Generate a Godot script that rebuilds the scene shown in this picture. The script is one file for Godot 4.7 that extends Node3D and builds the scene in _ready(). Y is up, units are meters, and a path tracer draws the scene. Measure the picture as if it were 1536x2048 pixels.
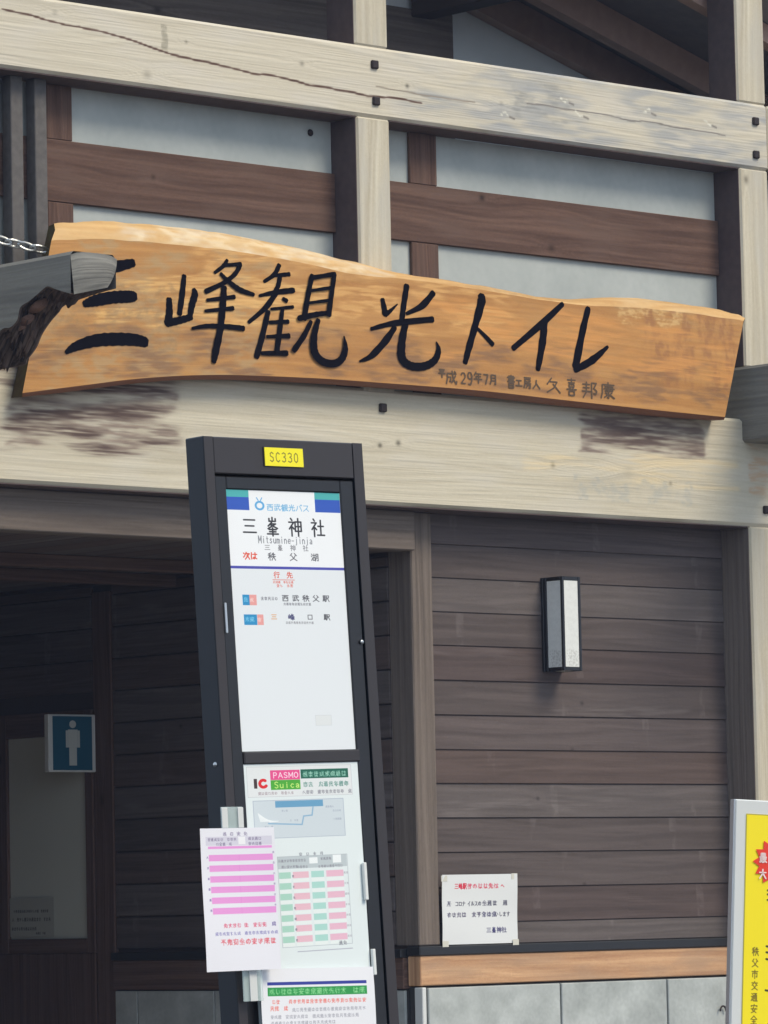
extends Node3D

# A timber visitors' toilet building seen from the left across a forecourt, with a bus stop in front.
# x runs along the gable front (right), y up, z towards the forecourt. The front of the beams lies at z = 0.

const SIGN_STROKES := {
	"three": ["34.4,52.0,3.5 40.1,52.9,4.4 45.2,53.8,4.6 54.2,56.0,3.2", "30.1,38.5,2.6 35.5,40.2,4.4 43.7,42.0,4.7 51.4,42.9,4.7 54.6,43.2,4.0", "20.9,19.6,1.6 25.7,22.2,3.5 35.1,25.0,4.7 44.7,26.2,5.0 54.2,26.6,4.7 59.7,26.0,4.1"],
	"mountain_peak": ["71.7,43.4,2.2 71.7,38.1,2.8 70.8,34.0,3.0", "70.5,34.0,2.9 77.0,35.7,2.9 82.6,37.3,2.5", "79.4,53.0,1.8 78.2,45.6,2.3 76.7,38.0,2.0", "84.1,48.1,1.6 84.6,46.1,2.6 83.0,41.9,2.6 81.9,37.3,2.0", "101.3,60.8,1.3 99.2,58.3,1.6 94.8,55.4,1.3", "99.2,58.6,1.5 103.9,59.2,1.5 108.2,59.8,1.8", "107.9,59.5,1.8 105.1,55.7,1.8 99.1,51.7,1.9 90.0,47.7,2.0", "97.8,55.2,1.5 101.1,52.9,1.8 107.0,49.8,2.3 114.5,48.3,1.6", "90.6,44.4,1.4 104.6,46.7,1.8", "89.5,40.1,1.3 103.8,42.2,1.8", "82.8,32.9,1.2 90.1,34.3,1.8 100.0,34.8,2.1 108.9,34.7,2.2", "99.3,50.0,2.2 98.5,43.1,2.6 97.0,33.8,2.6 94.5,25.1,2.8 93.4,20.7,1.9"],
	"view": ["128.2,61.0,1.8 125.5,57.1,1.8 120.2,53.9,1.4", "124.8,56.6,1.4 133.4,57.8,1.8", "128.5,56.7,1.8 127.3,52.7,1.9 125.3,49.8,1.9", "117.5,48.1,1.2 126.1,50.1,2.1 135.4,51.6,2.3", "126.1,49.8,2.1 120.7,43.8,2.2 111.7,37.3,1.4", "121.8,42.2,2.1 118.6,32.4,2.3 115.4,24.1,2.4", "129.7,47.9,1.5 131.6,47.1,1.9", "123.3,43.3,1.2 134.9,45.0,1.4", "129.3,43.9,1.5 127.6,35.3,2.1 125.8,26.2,2.2", "122.4,38.0,1.5 132.1,39.0,1.8", "120.8,32.3,1.3 132.4,33.4,2.1", "118.0,25.6,1.7 131.1,26.5,2.3", "145.0,58.2,1.9 142.5,49.4,2.1 140.4,40.7,2.3", "144.6,57.2,1.8 157.2,59.7,1.9", "156.8,59.5,1.9 155.0,50.9,1.9 153.3,43.1,2.3", "143.7,52.0,1.2 154.7,54.0,1.5", "142.8,47.1,1.2 154.6,49.1,1.4", "137.4,40.6,2.3 146.9,42.9,2.2 153.7,43.9,1.8", "143.8,39.8,1.7 139.9,33.9,2.2 134.5,27.8,2.3", "147.6,40.7,1.9 145.3,34.3,2.7 145.3,28.0,3.2 149.0,24.6,3.2 155.1,23.9,3.1 159.7,26.1,2.8 161.7,30.3,2.3 161.1,35.1,0.6"],
	"light": ["196.1,58.0,2.4 194.3,50.3,2.4 193.0,43.9,2.3", "182.7,51.5,1.8 184.1,45.8,2.7", "184.1,45.8,2.6 186.4,46.9,1.7 190.8,50.2,0.5", "210.6,56.2,2.4 204.2,50.5,2.7 195.6,46.7,1.4", "176.2,39.2,1.5 189.0,42.4,2.4 209.9,45.4,2.6", "189.0,40.7,2.1 183.4,34.6,2.9 175.8,28.3,2.4 169.6,25.8,0.9", "194.9,42.9,2.7 192.7,35.2,3.2 192.5,28.6,3.7 197.1,25.8,3.5 204.6,26.1,3.3 210.5,28.9,2.9 212.7,33.1,2.2 211.6,36.4,0.5"],
	"katakana_to": ["236.8,57.1,2.6 237.6,55.0,3.6 233.8,44.9,2.9 229.8,35.1,2.8 227.5,29.0,2.1", "234.9,43.4,1.4 239.5,40.3,1.9 243.3,37.5,2.1"],
	"katakana_i": ["284.0,57.0,2.3 271.0,47.5,2.9 254.9,36.7,2.5", "273.3,48.8,2.8 271.9,40.6,3.2 268.8,28.9,2.2"],
	"katakana_re": ["299.0,56.3,2.5 295.2,45.9,3.0 290.8,31.5,3.4", "290.4,30.0,2.5 300.9,34.9,3.2 310.0,41.0,1.4"],
}
const SIGN_SMALL := ["平 212.5 25.8 3.9 3.7", "成 216.6 25.4 6.2 5.8", "2 224.6 25.0 3.3 4.8", "9 228.2 25.4 3.5 5.5", "年 232.1 25.8 4.8 4.7", "7 237.4 25.2 3.1 4.5", "月 241.0 25.2 4.3 4.3", "書 250.8 25.6 4.9 5.4", "工 255.6 24.1 4.1 3.1", "房 260.3 25.4 4.6 4.8", "人 265.5 24.6 4.5 4.0", "久 273.2 26.1 9.0 6.5", "喜 285.0 26.4 6.2 7.2", "邦 294.1 25.7 9.3 6.9", "康 305.2 26.1 8.6 7.1"]

# Handwriting and print: each character is a few strokes on a 100 x 100 square, y downwards.
const GLYPHS := {
	"三": "12,18-88,18 20,50-80,50 6,84-94,84",
	"峯": "50,2-50,22 28,8-28,22-72,22-72,8 45,28-20,48 40,36-72,36-18,62 34,40-84,60 25,66-75,66 28,78-72,78 12,90-88,90 50,58-50,100",
	"神": "20,4-28,14 6,24-40,24-8,60 24,42-24,98 30,50-40,60 50,22-92,22-92,72-50,72-50,22 50,47-92,47 71,4-71,98",
	"社": "20,4-28,14 6,24-40,24-8,60 24,42-24,98 30,50-40,60 52,42-90,42 71,10-71,90 46,90-96,90",
	"西": "6,12-94,12 14,34-86,34-86,92-14,92-14,34 40,12-36,58-22,66 60,12-60,56-80,56",
	"武": "10,14-56,14 6,34-94,34 62,6-70,60-88,92-96,76 80,8-90,20 34,44-34,88 34,62-56,62 14,56-14,92-58,82",
	"観": "30,4-8,30 20,18-52,18 6,38-54,38 34,18-22,50-4,70 20,50-20,98 20,52-52,52 20,66-50,66 20,80-50,80 20,96-54,96 36,42-36,96 60,8-92,8-92,56-60,56-60,8 60,24-92,24 60,40-92,40 68,58-66,80-54,96 80,58-80,90-96,90-96,80",
	"光": "50,4-50,44 22,14-32,36 80,12-66,36 6,46-94,46 38,46-34,74-8,96 62,46-62,90-92,90-94,74",
	"バ": "32,24-26,60-8,90 60,22-80,58-90,90 74,6-82,18 88,2-96,14",
	"ス": "16,16-78,16-60,54-10,92 52,56-88,92",
	"秩": "40,6-10,18 4,34-46,34 26,14-26,98 24,40-6,70 28,42-46,62 62,12-54,34 58,26-92,26 50,50-98,50 74,6-74,50-50,96 74,52-96,96",
	"父": "32,6-10,34 64,6-90,34 74,34-52,70-8,96 26,36-54,72-94,96",
	"湖": "8,10-16,20 4,34-12,44 6,90-18,64 24,28-56,28 40,8-40,54 28,54-52,54-52,88-28,88-28,54 66,10-66,60-58,96 66,10-92,10-92,92-82,92 66,34-92,34 66,58-92,58",
	"次": "8,16-20,28 6,70-24,50 48,6-32,36 44,22-92,22-80,40 62,36-54,70-30,96 62,44-94,96",
	"は": "16,8-12,60-18,92 34,30-92,30 68,8-68,78-52,90-38,80-50,68-90,88",
	"行": "32,4-8,28 34,30-6,58 22,48-22,98 48,14-90,14 42,38-96,38 74,38-74,92-60,86",
	"先": "28,6-14,36 20,24-84,24 50,4-50,50 6,50-94,50 38,50-34,74-8,96 62,50-62,90-92,90-94,76",
	"駅": "10,8-10,60-48,60-44,96-34,92 10,8-46,8 28,8-28,60 10,26-44,26 10,42-44,42 8,70-4,90 18,70-20,84 28,68-32,82 56,10-90,10-90,40-58,40 56,10-56,60-46,96 68,42-96,96",
	"峰": "4,30-4,70-34,70-34,30 19,10-19,70 62,4-42,34 56,18-84,18-40,52 52,24-96,50 48,58-90,58 48,72-90,72 42,86-96,86 70,48-70,100",
	"口": "18,18-82,18-82,84-18,84-18,18",
	"市": "50,2-50,16 6,18-94,18 18,36-82,36-82,78-70,78 18,36-18,80 50,18-50,98",
	"交": "50,2-50,16 8,18-92,18 32,26-12,46 66,26-88,46 70,46-50,74-10,96 30,46-56,76-92,96",
	"通": "12,8-22,18 4,40-20,40-16,72-4,90 16,76-40,92-96,92 36,8-84,8-64,22 36,28-36,80 36,28-84,28-84,80-74,78 36,44-84,44 36,60-84,60 60,22-60,80",
	"安": "50,2-50,14 8,28-8,16-92,16-92,28 44,30-24,64-80,94 70,46-54,78-10,96 6,52-94,52",
	"全": "50,2-6,40 50,2-94,40 24,44-76,44 26,66-74,66 8,92-92,92 50,44-50,92",
	"協": "4,36-40,36 20,6-20,98 50,16-92,16-90,40-80,38 68,4-62,28-48,42 44,58-66,58-64,92-56,90 54,48-44,96 72,58-96,58-94,92-86,90 82,48-72,96",
	"最": "24,6-76,6-76,34-24,34-24,6 24,20-76,20 6,44-94,44 16,44-16,96 44,44-44,98 16,60-44,60 16,76-44,76 4,92-50,86 54,56-90,56-56,96 58,66-96,96",
	"大": "6,36-94,36 50,4-46,50-8,96 50,42-92,96",
	"平": "12,12-88,12 28,24-36,42 74,22-64,42 4,52-96,52 50,12-50,98",
	"成": "14,24-94,24 14,24-14,60-4,96 14,48-44,48-42,80-32,76 56,4-66,60-92,94-96,74 86,36-52,86 76,6-88,16",
	"年": "30,4-8,34 22,20-88,20 30,42-84,42 30,42-30,66 4,66-96,66 56,20-56,100",
	"月": "24,8-24,60-8,96 24,8-80,8-80,94-66,90 24,36-80,36 24,62-80,62",
	"書": "22,10-80,10-80,30-22,30 6,20-94,20 20,40-80,40 8,50-92,50 50,2-50,58 26,62-76,62-76,98-26,98-26,62 26,80-76,80",
	"工": "14,16-86,16 50,16-50,86 6,86-94,86",
	"房": "10,8-90,8 20,22-82,22-82,42-20,42 20,22-16,70-4,96 54,44-54,56 28,58-92,58 54,58-48,78-30,96 50,70-84,70-80,96-66,92",
	"人": "50,6-44,50-6,94 48,40-94,94",
	"久": "38,4-8,46 28,28-72,28-52,66-8,96 46,42-92,96",
	"喜": "12,10-88,10 50,2-50,26 20,26-80,26 28,36-72,36-72,50-28,50-28,36 34,54-38,62 66,54-62,62 4,64-96,64 26,74-74,74-74,98-26,98-26,74",
	"邦": "6,18-50,18 8,38-48,38 2,60-54,60 30,4-28,64-8,98 62,8-62,100 62,8-92,8-76,40-94,56-88,74-74,70",
	"康": "52,2-52,14 12,16-94,16 12,16-12,60-2,96 30,28-82,28-82,52-30,52 22,40-94,40 54,20-54,94-44,90 34,62-42,70 24,90-46,76 78,60-64,72 62,74-94,94",
	"の": "52,20-40,70-22,80-10,56-26,28-56,14-84,34-84,64-58,90",
	"ト": "38,6-38,94 38,40-84,62", "イ": "78,6-52,38-14,58 54,36-54,96", "レ": "26,8-26,88-86,48",
	"コ": "16,18-82,18-82,84-14,84", "ロ": "18,18-82,18-82,84-18,84-18,18", "ナ": "8,34-92,34 52,6-50,56-22,94",
	"ル": "30,14-28,60-8,88 56,10-56,86-94,54", "へ": "6,56-36,28-94,74", "い": "18,20-20,70-36,84-44,68 72,28-86,62",
	"し": "30,8-30,70-50,90-86,68", "ま": "14,22-86,22 18,44-82,44 52,6-52,80-34,92-22,78-40,68-82,90", "す": "8,24-92,24 56,6-56,50-38,58-36,42-54,40-56,70-34,96",
	"2": "16,24-34,6-66,6-84,24-80,44-16,94-86,94", "9": "84,40-60,54-28,48-18,28-34,6-66,6-84,28-80,66-60,94-26,92", "7": "12,8-88,8-46,94",
	"3": "16,14-46,4-80,14-78,36-46,46-82,58-82,84-48,96-14,86", "0": "50,4-20,20-14,50-20,80-50,96-80,80-86,50-80,20-50,4", "S": "82,16-50,4-20,16-22,40-76,56-82,82-50,96-16,84", "C": "84,18-54,4-22,18-12,50-22,82-54,96-84,82",
	"M": "8,96-8,6-50,70-92,6-92,96", "P": "16,96-16,6-66,6-84,26-66,50-16,50", "A": "6,96-50,4-94,96 22,64-78,64", "O": "50,4-16,22-10,50-16,78-50,96-84,78-90,50-84,22-50,4",
	"i": "50,38-50,94 50,14-50,20", "t": "46,14-46,84-70,94 24,40-72,40", "s": "76,46-46,38-24,52-72,74-50,94-20,86", "u": "18,40-18,80-44,94-80,80 80,40-80,94", "m": "8,94-8,40 8,52-30,40-48,52-48,94 48,52-72,40-92,52-92,94",
	"n": "18,94-18,40 18,54-50,38-80,54-80,94", "e": "16,66-84,66-78,44-46,38-16,66-40,94-80,86", "-": "20,60-80,60", "j": "54,38-54,100-30,112 54,14-54,20", "a": "24,46-56,38-80,52-80,94 80,66-40,66-20,82-46,94-80,82", "c": "82,46-48,38-18,66-48,94-82,86",
}

const F := 2 * PI
var root_rng := RandomNumberGenerator.new()
var M := {}

# ---------------------------------------------------------------- nodes
func child(called: String, st: SurfaceTool, mat: Material, parent: Node) -> MeshInstance3D:
	var o := MeshInstance3D.new()
	o.name = called
	var mesh := st.commit()
	mesh.surface_set_material(0, mat)
	o.mesh = mesh
	parent.add_child(o, true)
	return o

func thing(called: String, label: String, category: String, group := "") -> Node3D:
	var o := Node3D.new()
	o.name = called
	add_child(o, true)
	o.set_meta("label", label)
	o.set_meta("category", category)
	if group != "":
		o.set_meta("group", group)
	return o

func setting(called: String, st: SurfaceTool, mat: Material) -> MeshInstance3D:
	var o := child(called, st, mat, self)
	o.set_meta("kind", "structure")
	return o

# ---------------------------------------------------------------- geometry
func begin() -> SurfaceTool:
	var st := SurfaceTool.new()
	st.begin(Mesh.PRIMITIVE_TRIANGLES)
	return st

func tri(st: SurfaceTool, p: Array, uv: Array, n: Vector3) -> void:
	var order := [0, 1, 2]
	if (p[1] - p[0]).cross(p[2] - p[0]).dot(n) > 0.0:
		order = [0, 2, 1]
	for i in order:
		st.set_normal(n)
		st.set_uv(uv[i])
		st.add_vertex(p[i])

func quad(st: SurfaceTool, p: Array, uv: Array, n: Vector3) -> void:
	tri(st, [p[0], p[1], p[2]], [uv[0], uv[1], uv[2]], n)
	tri(st, [p[0], p[2], p[3]], [uv[0], uv[2], uv[3]], n)

# A box with chamfered edges. The grain (u) runs along `along`; lu and lv are the metres that one texture covers.
func box(st: SurfaceTool, lo: Vector3, hi: Vector3, ch := 0.004, along := 0, uv0 := Vector2.ZERO, lu := 2.0, lv := 0.5, xf := Transform3D.IDENTITY) -> void:
	var c := (lo + hi) / 2.0
	var h := (hi - lo) / 2.0
	ch = minf(ch, minf(h.x, minf(h.y, h.z)) * 0.9)
	var others := [[1, 2], [0, 2], [0, 1]]
	var corner := func(sx: float, sy: float, sz: float, full: int) -> Vector3:
		var v := Vector3(sx * (h.x - ch), sy * (h.y - ch), sz * (h.z - ch))
		v[full] = [sx, sy, sz][full] * h[full]
		return c + v
	var map := func(v: Vector3, n: int) -> Vector2:
		var u_axis: int = along if n != along else others[along][0]
		var v_axis := 0
		for k in 3:
			if k != n and k != u_axis:
				v_axis = k
		var d := v - lo
		if n == along:
			return uv0 + Vector2(d[u_axis] * 0.13 / lu, d[v_axis] / lv + 0.37)
		if plain_sides and n != 2:
			return uv0 + Vector2(d[u_axis] / lu, 0.95 + 0.03 * d[v_axis] / (hi[v_axis] - lo[v_axis]))
		return uv0 + Vector2(d[u_axis] / lu, (hi[v_axis] - v[v_axis]) / lv + (0.0 if n == 2 else 0.31 * n))
	var put4 := func(q: Array, uv: Array, n: Vector3) -> void:
		var t := []
		for v in q:
			t.append(xf * v)
		quad(st, t, uv, (xf.basis * n).normalized())
	for n in 3:
		var a: int = others[n][0]
		var b: int = others[n][1]
		for s in [-1.0, 1.0]:
			var q := []
			var uv := []
			for k in [[-1, -1], [1, -1], [1, 1], [-1, 1]]:
				var g := [0.0, 0.0, 0.0]
				g[n] = s
				g[a] = k[0]
				g[b] = k[1]
				var v: Vector3 = corner.call(g[0], g[1], g[2], n)
				q.append(v)
				uv.append(map.call(v, n))
			var nn := Vector3.ZERO
			nn[n] = s
			put4.call(q, uv, nn)
	for e in 3:                                  # the twelve chamfers, along axis e
		var a: int = others[e][0]
		var b: int = others[e][1]
		for sa in [-1.0, 1.0]:
			for sb in [-1.0, 1.0]:
				var q := []
				var uv := []
				for k in [[-1, a], [1, a], [1, b], [-1, b]]:
					var g := [0.0, 0.0, 0.0]
					g[e] = k[0]
					g[a] = sa
					g[b] = sb
					var v: Vector3 = corner.call(g[0], g[1], g[2], k[1])
					q.append(v)
					uv.append(map.call(v, a))
				var nn := Vector3.ZERO
				nn[a] = sa
				nn[b] = sb
				put4.call(q, uv, nn.normalized())
	for sx in [-1.0, 1.0]:
		for sy in [-1.0, 1.0]:
			for sz in [-1.0, 1.0]:
				var q := []
				for k in 3:
					q.append(xf * (corner.call(sx, sy, sz, k) as Vector3))
				var w: Vector2 = map.call(corner.call(sx, sy, sz, 0), 0)
				tri(st, q, [w, w, w], (xf.basis * Vector3(sx, sy, sz)).normalized())

var plain_sides := false
var uv_rng := RandomNumberGenerator.new()
# One board or beam as a part of its own, with a piece of the grain chosen for it.
func board(called: String, parent: Node, mat: Material, lo: Vector3, hi: Vector3, along := 0, ch := 0.004, fixed := false, lu := 3.0, lv := 0.5, xf := Transform3D.IDENTITY) -> MeshInstance3D:
	var st := begin()
	var uv0 := Vector2.ZERO if fixed else Vector2(uv_rng.randf(), uv_rng.randf())
	plain_sides = fixed
	box(st, lo, hi, ch, along, uv0, lu, lv, xf)
	plain_sides = false
	st.generate_tangents()
	return child(called, st, mat, parent)

func plate(called: String, parent: Node, mat: Material, lo: Vector2, hi: Vector2, z: float, thick := 0.0012) -> MeshInstance3D:      # a thin sheet whose front carries the whole picture
	var st := begin()
	quad(st, [Vector3(lo.x, lo.y, z), Vector3(hi.x, lo.y, z), Vector3(hi.x, hi.y, z), Vector3(lo.x, hi.y, z)], [Vector2(0, 1), Vector2(1, 1), Vector2(1, 0), Vector2(0, 0)], Vector3.BACK)
	var w := Vector2(0.01, 0.99)
	var b := z - thick
	quad(st, [Vector3(lo.x, lo.y, b), Vector3(hi.x, lo.y, b), Vector3(hi.x, hi.y, b), Vector3(lo.x, hi.y, b)], [w, w, w, w], Vector3.FORWARD)
	quad(st, [Vector3(lo.x, lo.y, b), Vector3(lo.x, lo.y, z), Vector3(lo.x, hi.y, z), Vector3(lo.x, hi.y, b)], [w, w, w, w], Vector3.LEFT)
	quad(st, [Vector3(hi.x, lo.y, b), Vector3(hi.x, lo.y, z), Vector3(hi.x, hi.y, z), Vector3(hi.x, hi.y, b)], [w, w, w, w], Vector3.RIGHT)
	quad(st, [Vector3(lo.x, hi.y, b), Vector3(hi.x, hi.y, b), Vector3(hi.x, hi.y, z), Vector3(lo.x, hi.y, z)], [w, w, w, w], Vector3.UP)
	quad(st, [Vector3(lo.x, lo.y, b), Vector3(hi.x, lo.y, b), Vector3(hi.x, lo.y, z), Vector3(lo.x, lo.y, z)], [w, w, w, w], Vector3.DOWN)
	return child(called, st, mat, parent)

# A sheet of paper that is not quite flat: a grid bent by `bend(x, y) -> z`, seen from both sides.
func paper(called: String, parent: Node, mat: Material, lo: Vector2, hi: Vector2, z: float, curl: float, lean: float) -> MeshInstance3D:
	var st := begin()
	var n := 8
	st.set_smooth_group(0)
	var at := func(i: int, j: int) -> Vector3:
		var u := float(i) / n
		var v := float(j) / n
		var bump := curl * (pow(absf(u - 0.5) * 2.0, 2.5) * (0.4 + v) + 0.25 * sin(v * 7.0 + u * 2.0)) + lean * (1.0 - v)
		return Vector3(lerpf(lo.x, hi.x, u), lerpf(lo.y, hi.y, v), z + bump)
	for i in n:
		for j in n:
			var p := [at.call(i, j), at.call(i + 1, j), at.call(i + 1, j + 1), at.call(i, j + 1)]
			var uv := []
			for k in [[i, j], [i + 1, j], [i + 1, j + 1], [i, j + 1]]:
				uv.append(Vector2(float(k[0]) / n, 1.0 - float(k[1]) / n))
			for k in [0, 2, 1, 0, 3, 2]:
				st.set_uv(uv[k])
				st.add_vertex(p[k])
	st.generate_normals()
	return child(called, st, mat, parent)

func along_curve(c: PackedVector2Array, t: float) -> Vector2:
	var g := clampf(t, 0.0, 1.0) * (c.size() - 1)
	var i := mini(int(g), c.size() - 2)
	var f := g - i
	var p0 := c[maxi(i - 1, 0)]
	var p3 := c[mini(i + 2, c.size() - 1)]
	return c[i].cubic_interpolate(c[i + 1], p0, p3, f)

# A brush stroke: a ribbon of changing width with round ends, standing `lift` proud of the plane z.
func brush(st: SurfaceTool, line: String, z: float) -> void:
	var pts: Array[Vector3] = []
	for w in line.split(" "):
		var v := w.split(",")
		pts.append(Vector3(float(v[0]) / 100.0, float(v[1]) / 100.0, float(v[2]) / 100.0))
	var fine: Array[Vector3] = []
	for i in pts.size() - 1:
		for k in 6:
			var f := k / 6.0
			fine.append(pts[i].cubic_interpolate(pts[i + 1], pts[maxi(i - 1, 0)], pts[mini(i + 2, pts.size() - 1)], f))
	fine.append(pts[-1])
	var rim: Array[Vector2] = []
	var back: Array[Vector2] = []
	for i in fine.size():
		var a := fine[maxi(i - 1, 0)]
		var b := fine[mini(i + 1, fine.size() - 1)]
		var d := Vector2(b.x - a.x, b.y - a.y).normalized()
		var s := maxf(fine[i].z * 1.08, 0.002) / 2.0
		var rough := 1.0 + 0.07 * sin(i * 2.3 + fine[i].x * 90.0)
		var n := Vector2(-d.y * 1.18, d.x * 0.92) * s * rough
		var p := Vector2(fine[i].x, fine[i].y)
		rim.append(p + n)
		back.append(p - n)
	var outline: Array[Vector2] = []
	var d0 := Vector2(fine[0].x - fine[1].x, fine[0].y - fine[1].y).normalized() * fine[0].z * 0.32
	var d1 := Vector2(fine[-1].x - fine[-2].x, fine[-1].y - fine[-2].y).normalized() * fine[-1].z * 0.32
	for i in rim.size() - 1:
		flat(st, [rim[i], rim[i + 1], back[i + 1], back[i]], z)
	flat(st, [rim[0], back[0], back[0].lerp(rim[0], 0.2) + d0, back[0].lerp(rim[0], 0.8) + d0], z)
	flat(st, [rim[-1], back[-1], back[-1].lerp(rim[-1], 0.2) + d1, back[-1].lerp(rim[-1], 0.8) + d1], z)

func flat(st: SurfaceTool, p: Array, z: float) -> void:
	var q := []
	var uv := []
	for v in p:
		q.append(Vector3(v.x, v.y, z))
		uv.append(Vector2(v.x, v.y))
	quad(st, q, uv, Vector3.BACK)

func tube(st: SurfaceTool, path: Array, r: float, closed: bool, sides := 8) -> void:
	var n := path.size()
	var rings := []
	for i in n:
		var a: Vector3 = path[(i - 1 + n) % n] if closed else path[maxi(i - 1, 0)]
		var b: Vector3 = path[(i + 1) % n] if closed else path[mini(i + 1, n - 1)]
		var d := (b - a).normalized()
		var s := d.cross(Vector3(0.31, 0.9, 0.2)).normalized()
		var t := s.cross(d)
		var ring := []
		for k in sides:
			var ang := F * k / sides
			ring.append([path[i] + (s * cos(ang) + t * sin(ang)) * r, s * cos(ang) + t * sin(ang)])
		rings.append(ring)
	for i in (n if closed else n - 1):
		for k in sides:
			var p := [rings[i][k], rings[(i + 1) % n][k], rings[(i + 1) % n][(k + 1) % sides], rings[i][(k + 1) % sides]]
			var m: Vector3 = (p[0][1] + p[2][1]).normalized()
			quad(st, [p[0][0], p[1][0], p[2][0], p[3][0]], [Vector2.ZERO, Vector2.ZERO, Vector2.ZERO, Vector2.ZERO], m)

# ---------------------------------------------------------------- textures
func noise(s: int, freq: float, octaves := 3) -> FastNoiseLite:
	var n := FastNoiseLite.new()
	n.seed = s
	n.noise_type = FastNoiseLite.TYPE_SIMPLEX
	n.frequency = freq
	n.fractal_octaves = octaves
	return n

# Wood: streaks drawn out along x, wavy growth rings, and knots [x, y, radius, darkness] in metres that bend them. Returns the colour and fills `relief` for a normal map.
func wood(w: int, h: int, mm: float, s: int, light: Color, dark: Color, blotch: Color, strength: float, ring: float, knots: Array, relief: Image) -> Image:
	var margin := w / 6
	var img := Image.create(w + margin, h, false, Image.FORMAT_RGB8)
	var grit := RandomNumberGenerator.new()
	grit.seed = s
	var streak := noise(s, 1.0, 3)
	var fine := noise(s + 1, 1.0, 2)
	var big := noise(s + 2, 1.0, 3)
	for y in h:
		var Y := y * mm
		var fibre := 0.0
		for x in w + margin:
			var X := x * mm
			var yy := Y
			var eye := 0.0
			for k in knots:
				var dx: float = (X - k[0]) / (k[2] * 5.0)
				var dy: float = (Y - k[1]) / (k[2] * 2.2)
				var q := dx * dx + dy * dy
				if q < 6.0:
					yy += signf(dy) * k[2] * 1.1 * exp(-q)
					var e: float = ((X - k[0]) * (X - k[0]) * 0.7 + (Y - k[1]) * (Y - k[1])) / (k[2] * k[2])
					eye = maxf(eye, k[3] * exp(-e * 1.6))
			var warp := big.get_noise_2d(X * 0.4, yy * 2.0)
			var a := streak.get_noise_2d(X * 0.35, yy * 30.0 + warp * 1.2)
			var b := fine.get_noise_2d(X * 1.3, yy * 110.0)
			var r := sin((yy + warp * 0.03) * ring * F)
			r = r * r * r
			var g := clampf(0.5 + strength * (a * 0.75 + b * 0.35 - r * 0.22), 0.0, 1.0)
			fibre = fibre * 0.72 + grit.randf_range(-1.0, 1.0) * 0.28
			g = clampf(g + fibre * 0.34 * strength + grit.randf_range(-0.05, 0.05), 0.0, 1.0)
			var c := dark.lerp(light, g)
			var m := clampf(big.get_noise_2d(X * 1.6 + 40.0, Y * 6.0) * 1.3 + 0.1, 0.0, 1.0)
			c = c.lerp(blotch, m * 0.55)
			if eye > 0.02:
				c = c.lerp(dark.darkened(0.45), clampf(eye, 0.0, 0.9))
			img.set_pixel(x, y, c)
			if relief and x < w:
				var v := clampf(0.5 + a * 0.3 + b * 0.25 - r * 0.1 - eye * 0.2, 0.0, 1.0)
				relief.set_pixel(x, y, Color(v, v, v))
	for x in margin:                             # the left edge goes on from the right one
		for y in h:
			img.set_pixel(x, y, img.get_pixel(w + x, y).lerp(img.get_pixel(x, y), float(x) / margin))
	return img.get_region(Rect2i(0, 0, w, h))

func blot(img: Image, mm: float, x0: float, y0: float, x1: float, y1: float, c: Color, amount: float, s: int, fx := 3.0, fy := 26.0, soft := 0.05, patch := 1.2) -> void:      # a stain with a ragged edge, in metres from the top left
	var n := noise(s, 1.0, 3)
	for y in range(maxi(0, int(y0 / mm)), mini(img.get_height(), int(y1 / mm) + 1)):
		for x in range(maxi(0, int(x0 / mm)), mini(img.get_width(), int(x1 / mm) + 1)):
			var X := x * mm
			var Y := y * mm
			var edge := minf(minf(X - x0, x1 - X) / soft, minf(Y - y0, y1 - Y) / (soft * 0.5))
			var q := n.get_noise_2d(X * fx, Y * fy)
			var e := clampf(edge, 0.0, 1.0)
			var v := smoothstep(0.0, 1.0, clampf(e + q * 1.4 * minf(1.0, e * 3.0), 0.0, 1.0)) * clampf(0.7 + q * patch, 0.0, 1.0) * clampf(0.72 + n.get_noise_2d(X * fx * 2.2 + 31.0, Y * fy * 4.5) * 1.1, 0.15, 1.0)
			img.set_pixel(x, y, img.get_pixel(x, y).lerp(c, v * amount))

func crack(img: Image, mm: float, pts: Array, c: Color, width: float, s: int) -> void:
	var n := noise(s, 1.0, 2)
	for i in pts.size() - 1:
		var a: Vector2 = pts[i]
		var b: Vector2 = pts[i + 1]
		var steps := int(a.distance_to(b) / mm * 2.0)
		for k in steps:
			var p := a.lerp(b, float(k) / steps)
			p.y += n.get_noise_2d(p.x * 3.0, 0.0) * 0.006
			var wd := width * (0.6 + 0.6 * absf(n.get_noise_2d(p.x * 4.0, 9.0)))
			line(img, p / mm, (p + Vector2(mm, 0)) / mm, wd / mm, c)

func matter(img: Image, relief: Image, rough: float, bump := 1.0) -> StandardMaterial3D:
	var m := StandardMaterial3D.new()
	img.generate_mipmaps()
	m.albedo_texture = ImageTexture.create_from_image(img)
	m.roughness = rough
	m.metallic_specular = 0.25
	if relief:
		relief.bump_map_to_normal_map(bump * 0.4)
		m.normal_enabled = true
		m.normal_texture = ImageTexture.create_from_image(relief)
	return m

func plain(c: Color, rough := 0.7, metal := 0.0) -> StandardMaterial3D:
	var m := StandardMaterial3D.new()
	m.albedo_color = c
	m.roughness = rough
	m.metallic = metal
	return m

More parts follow.
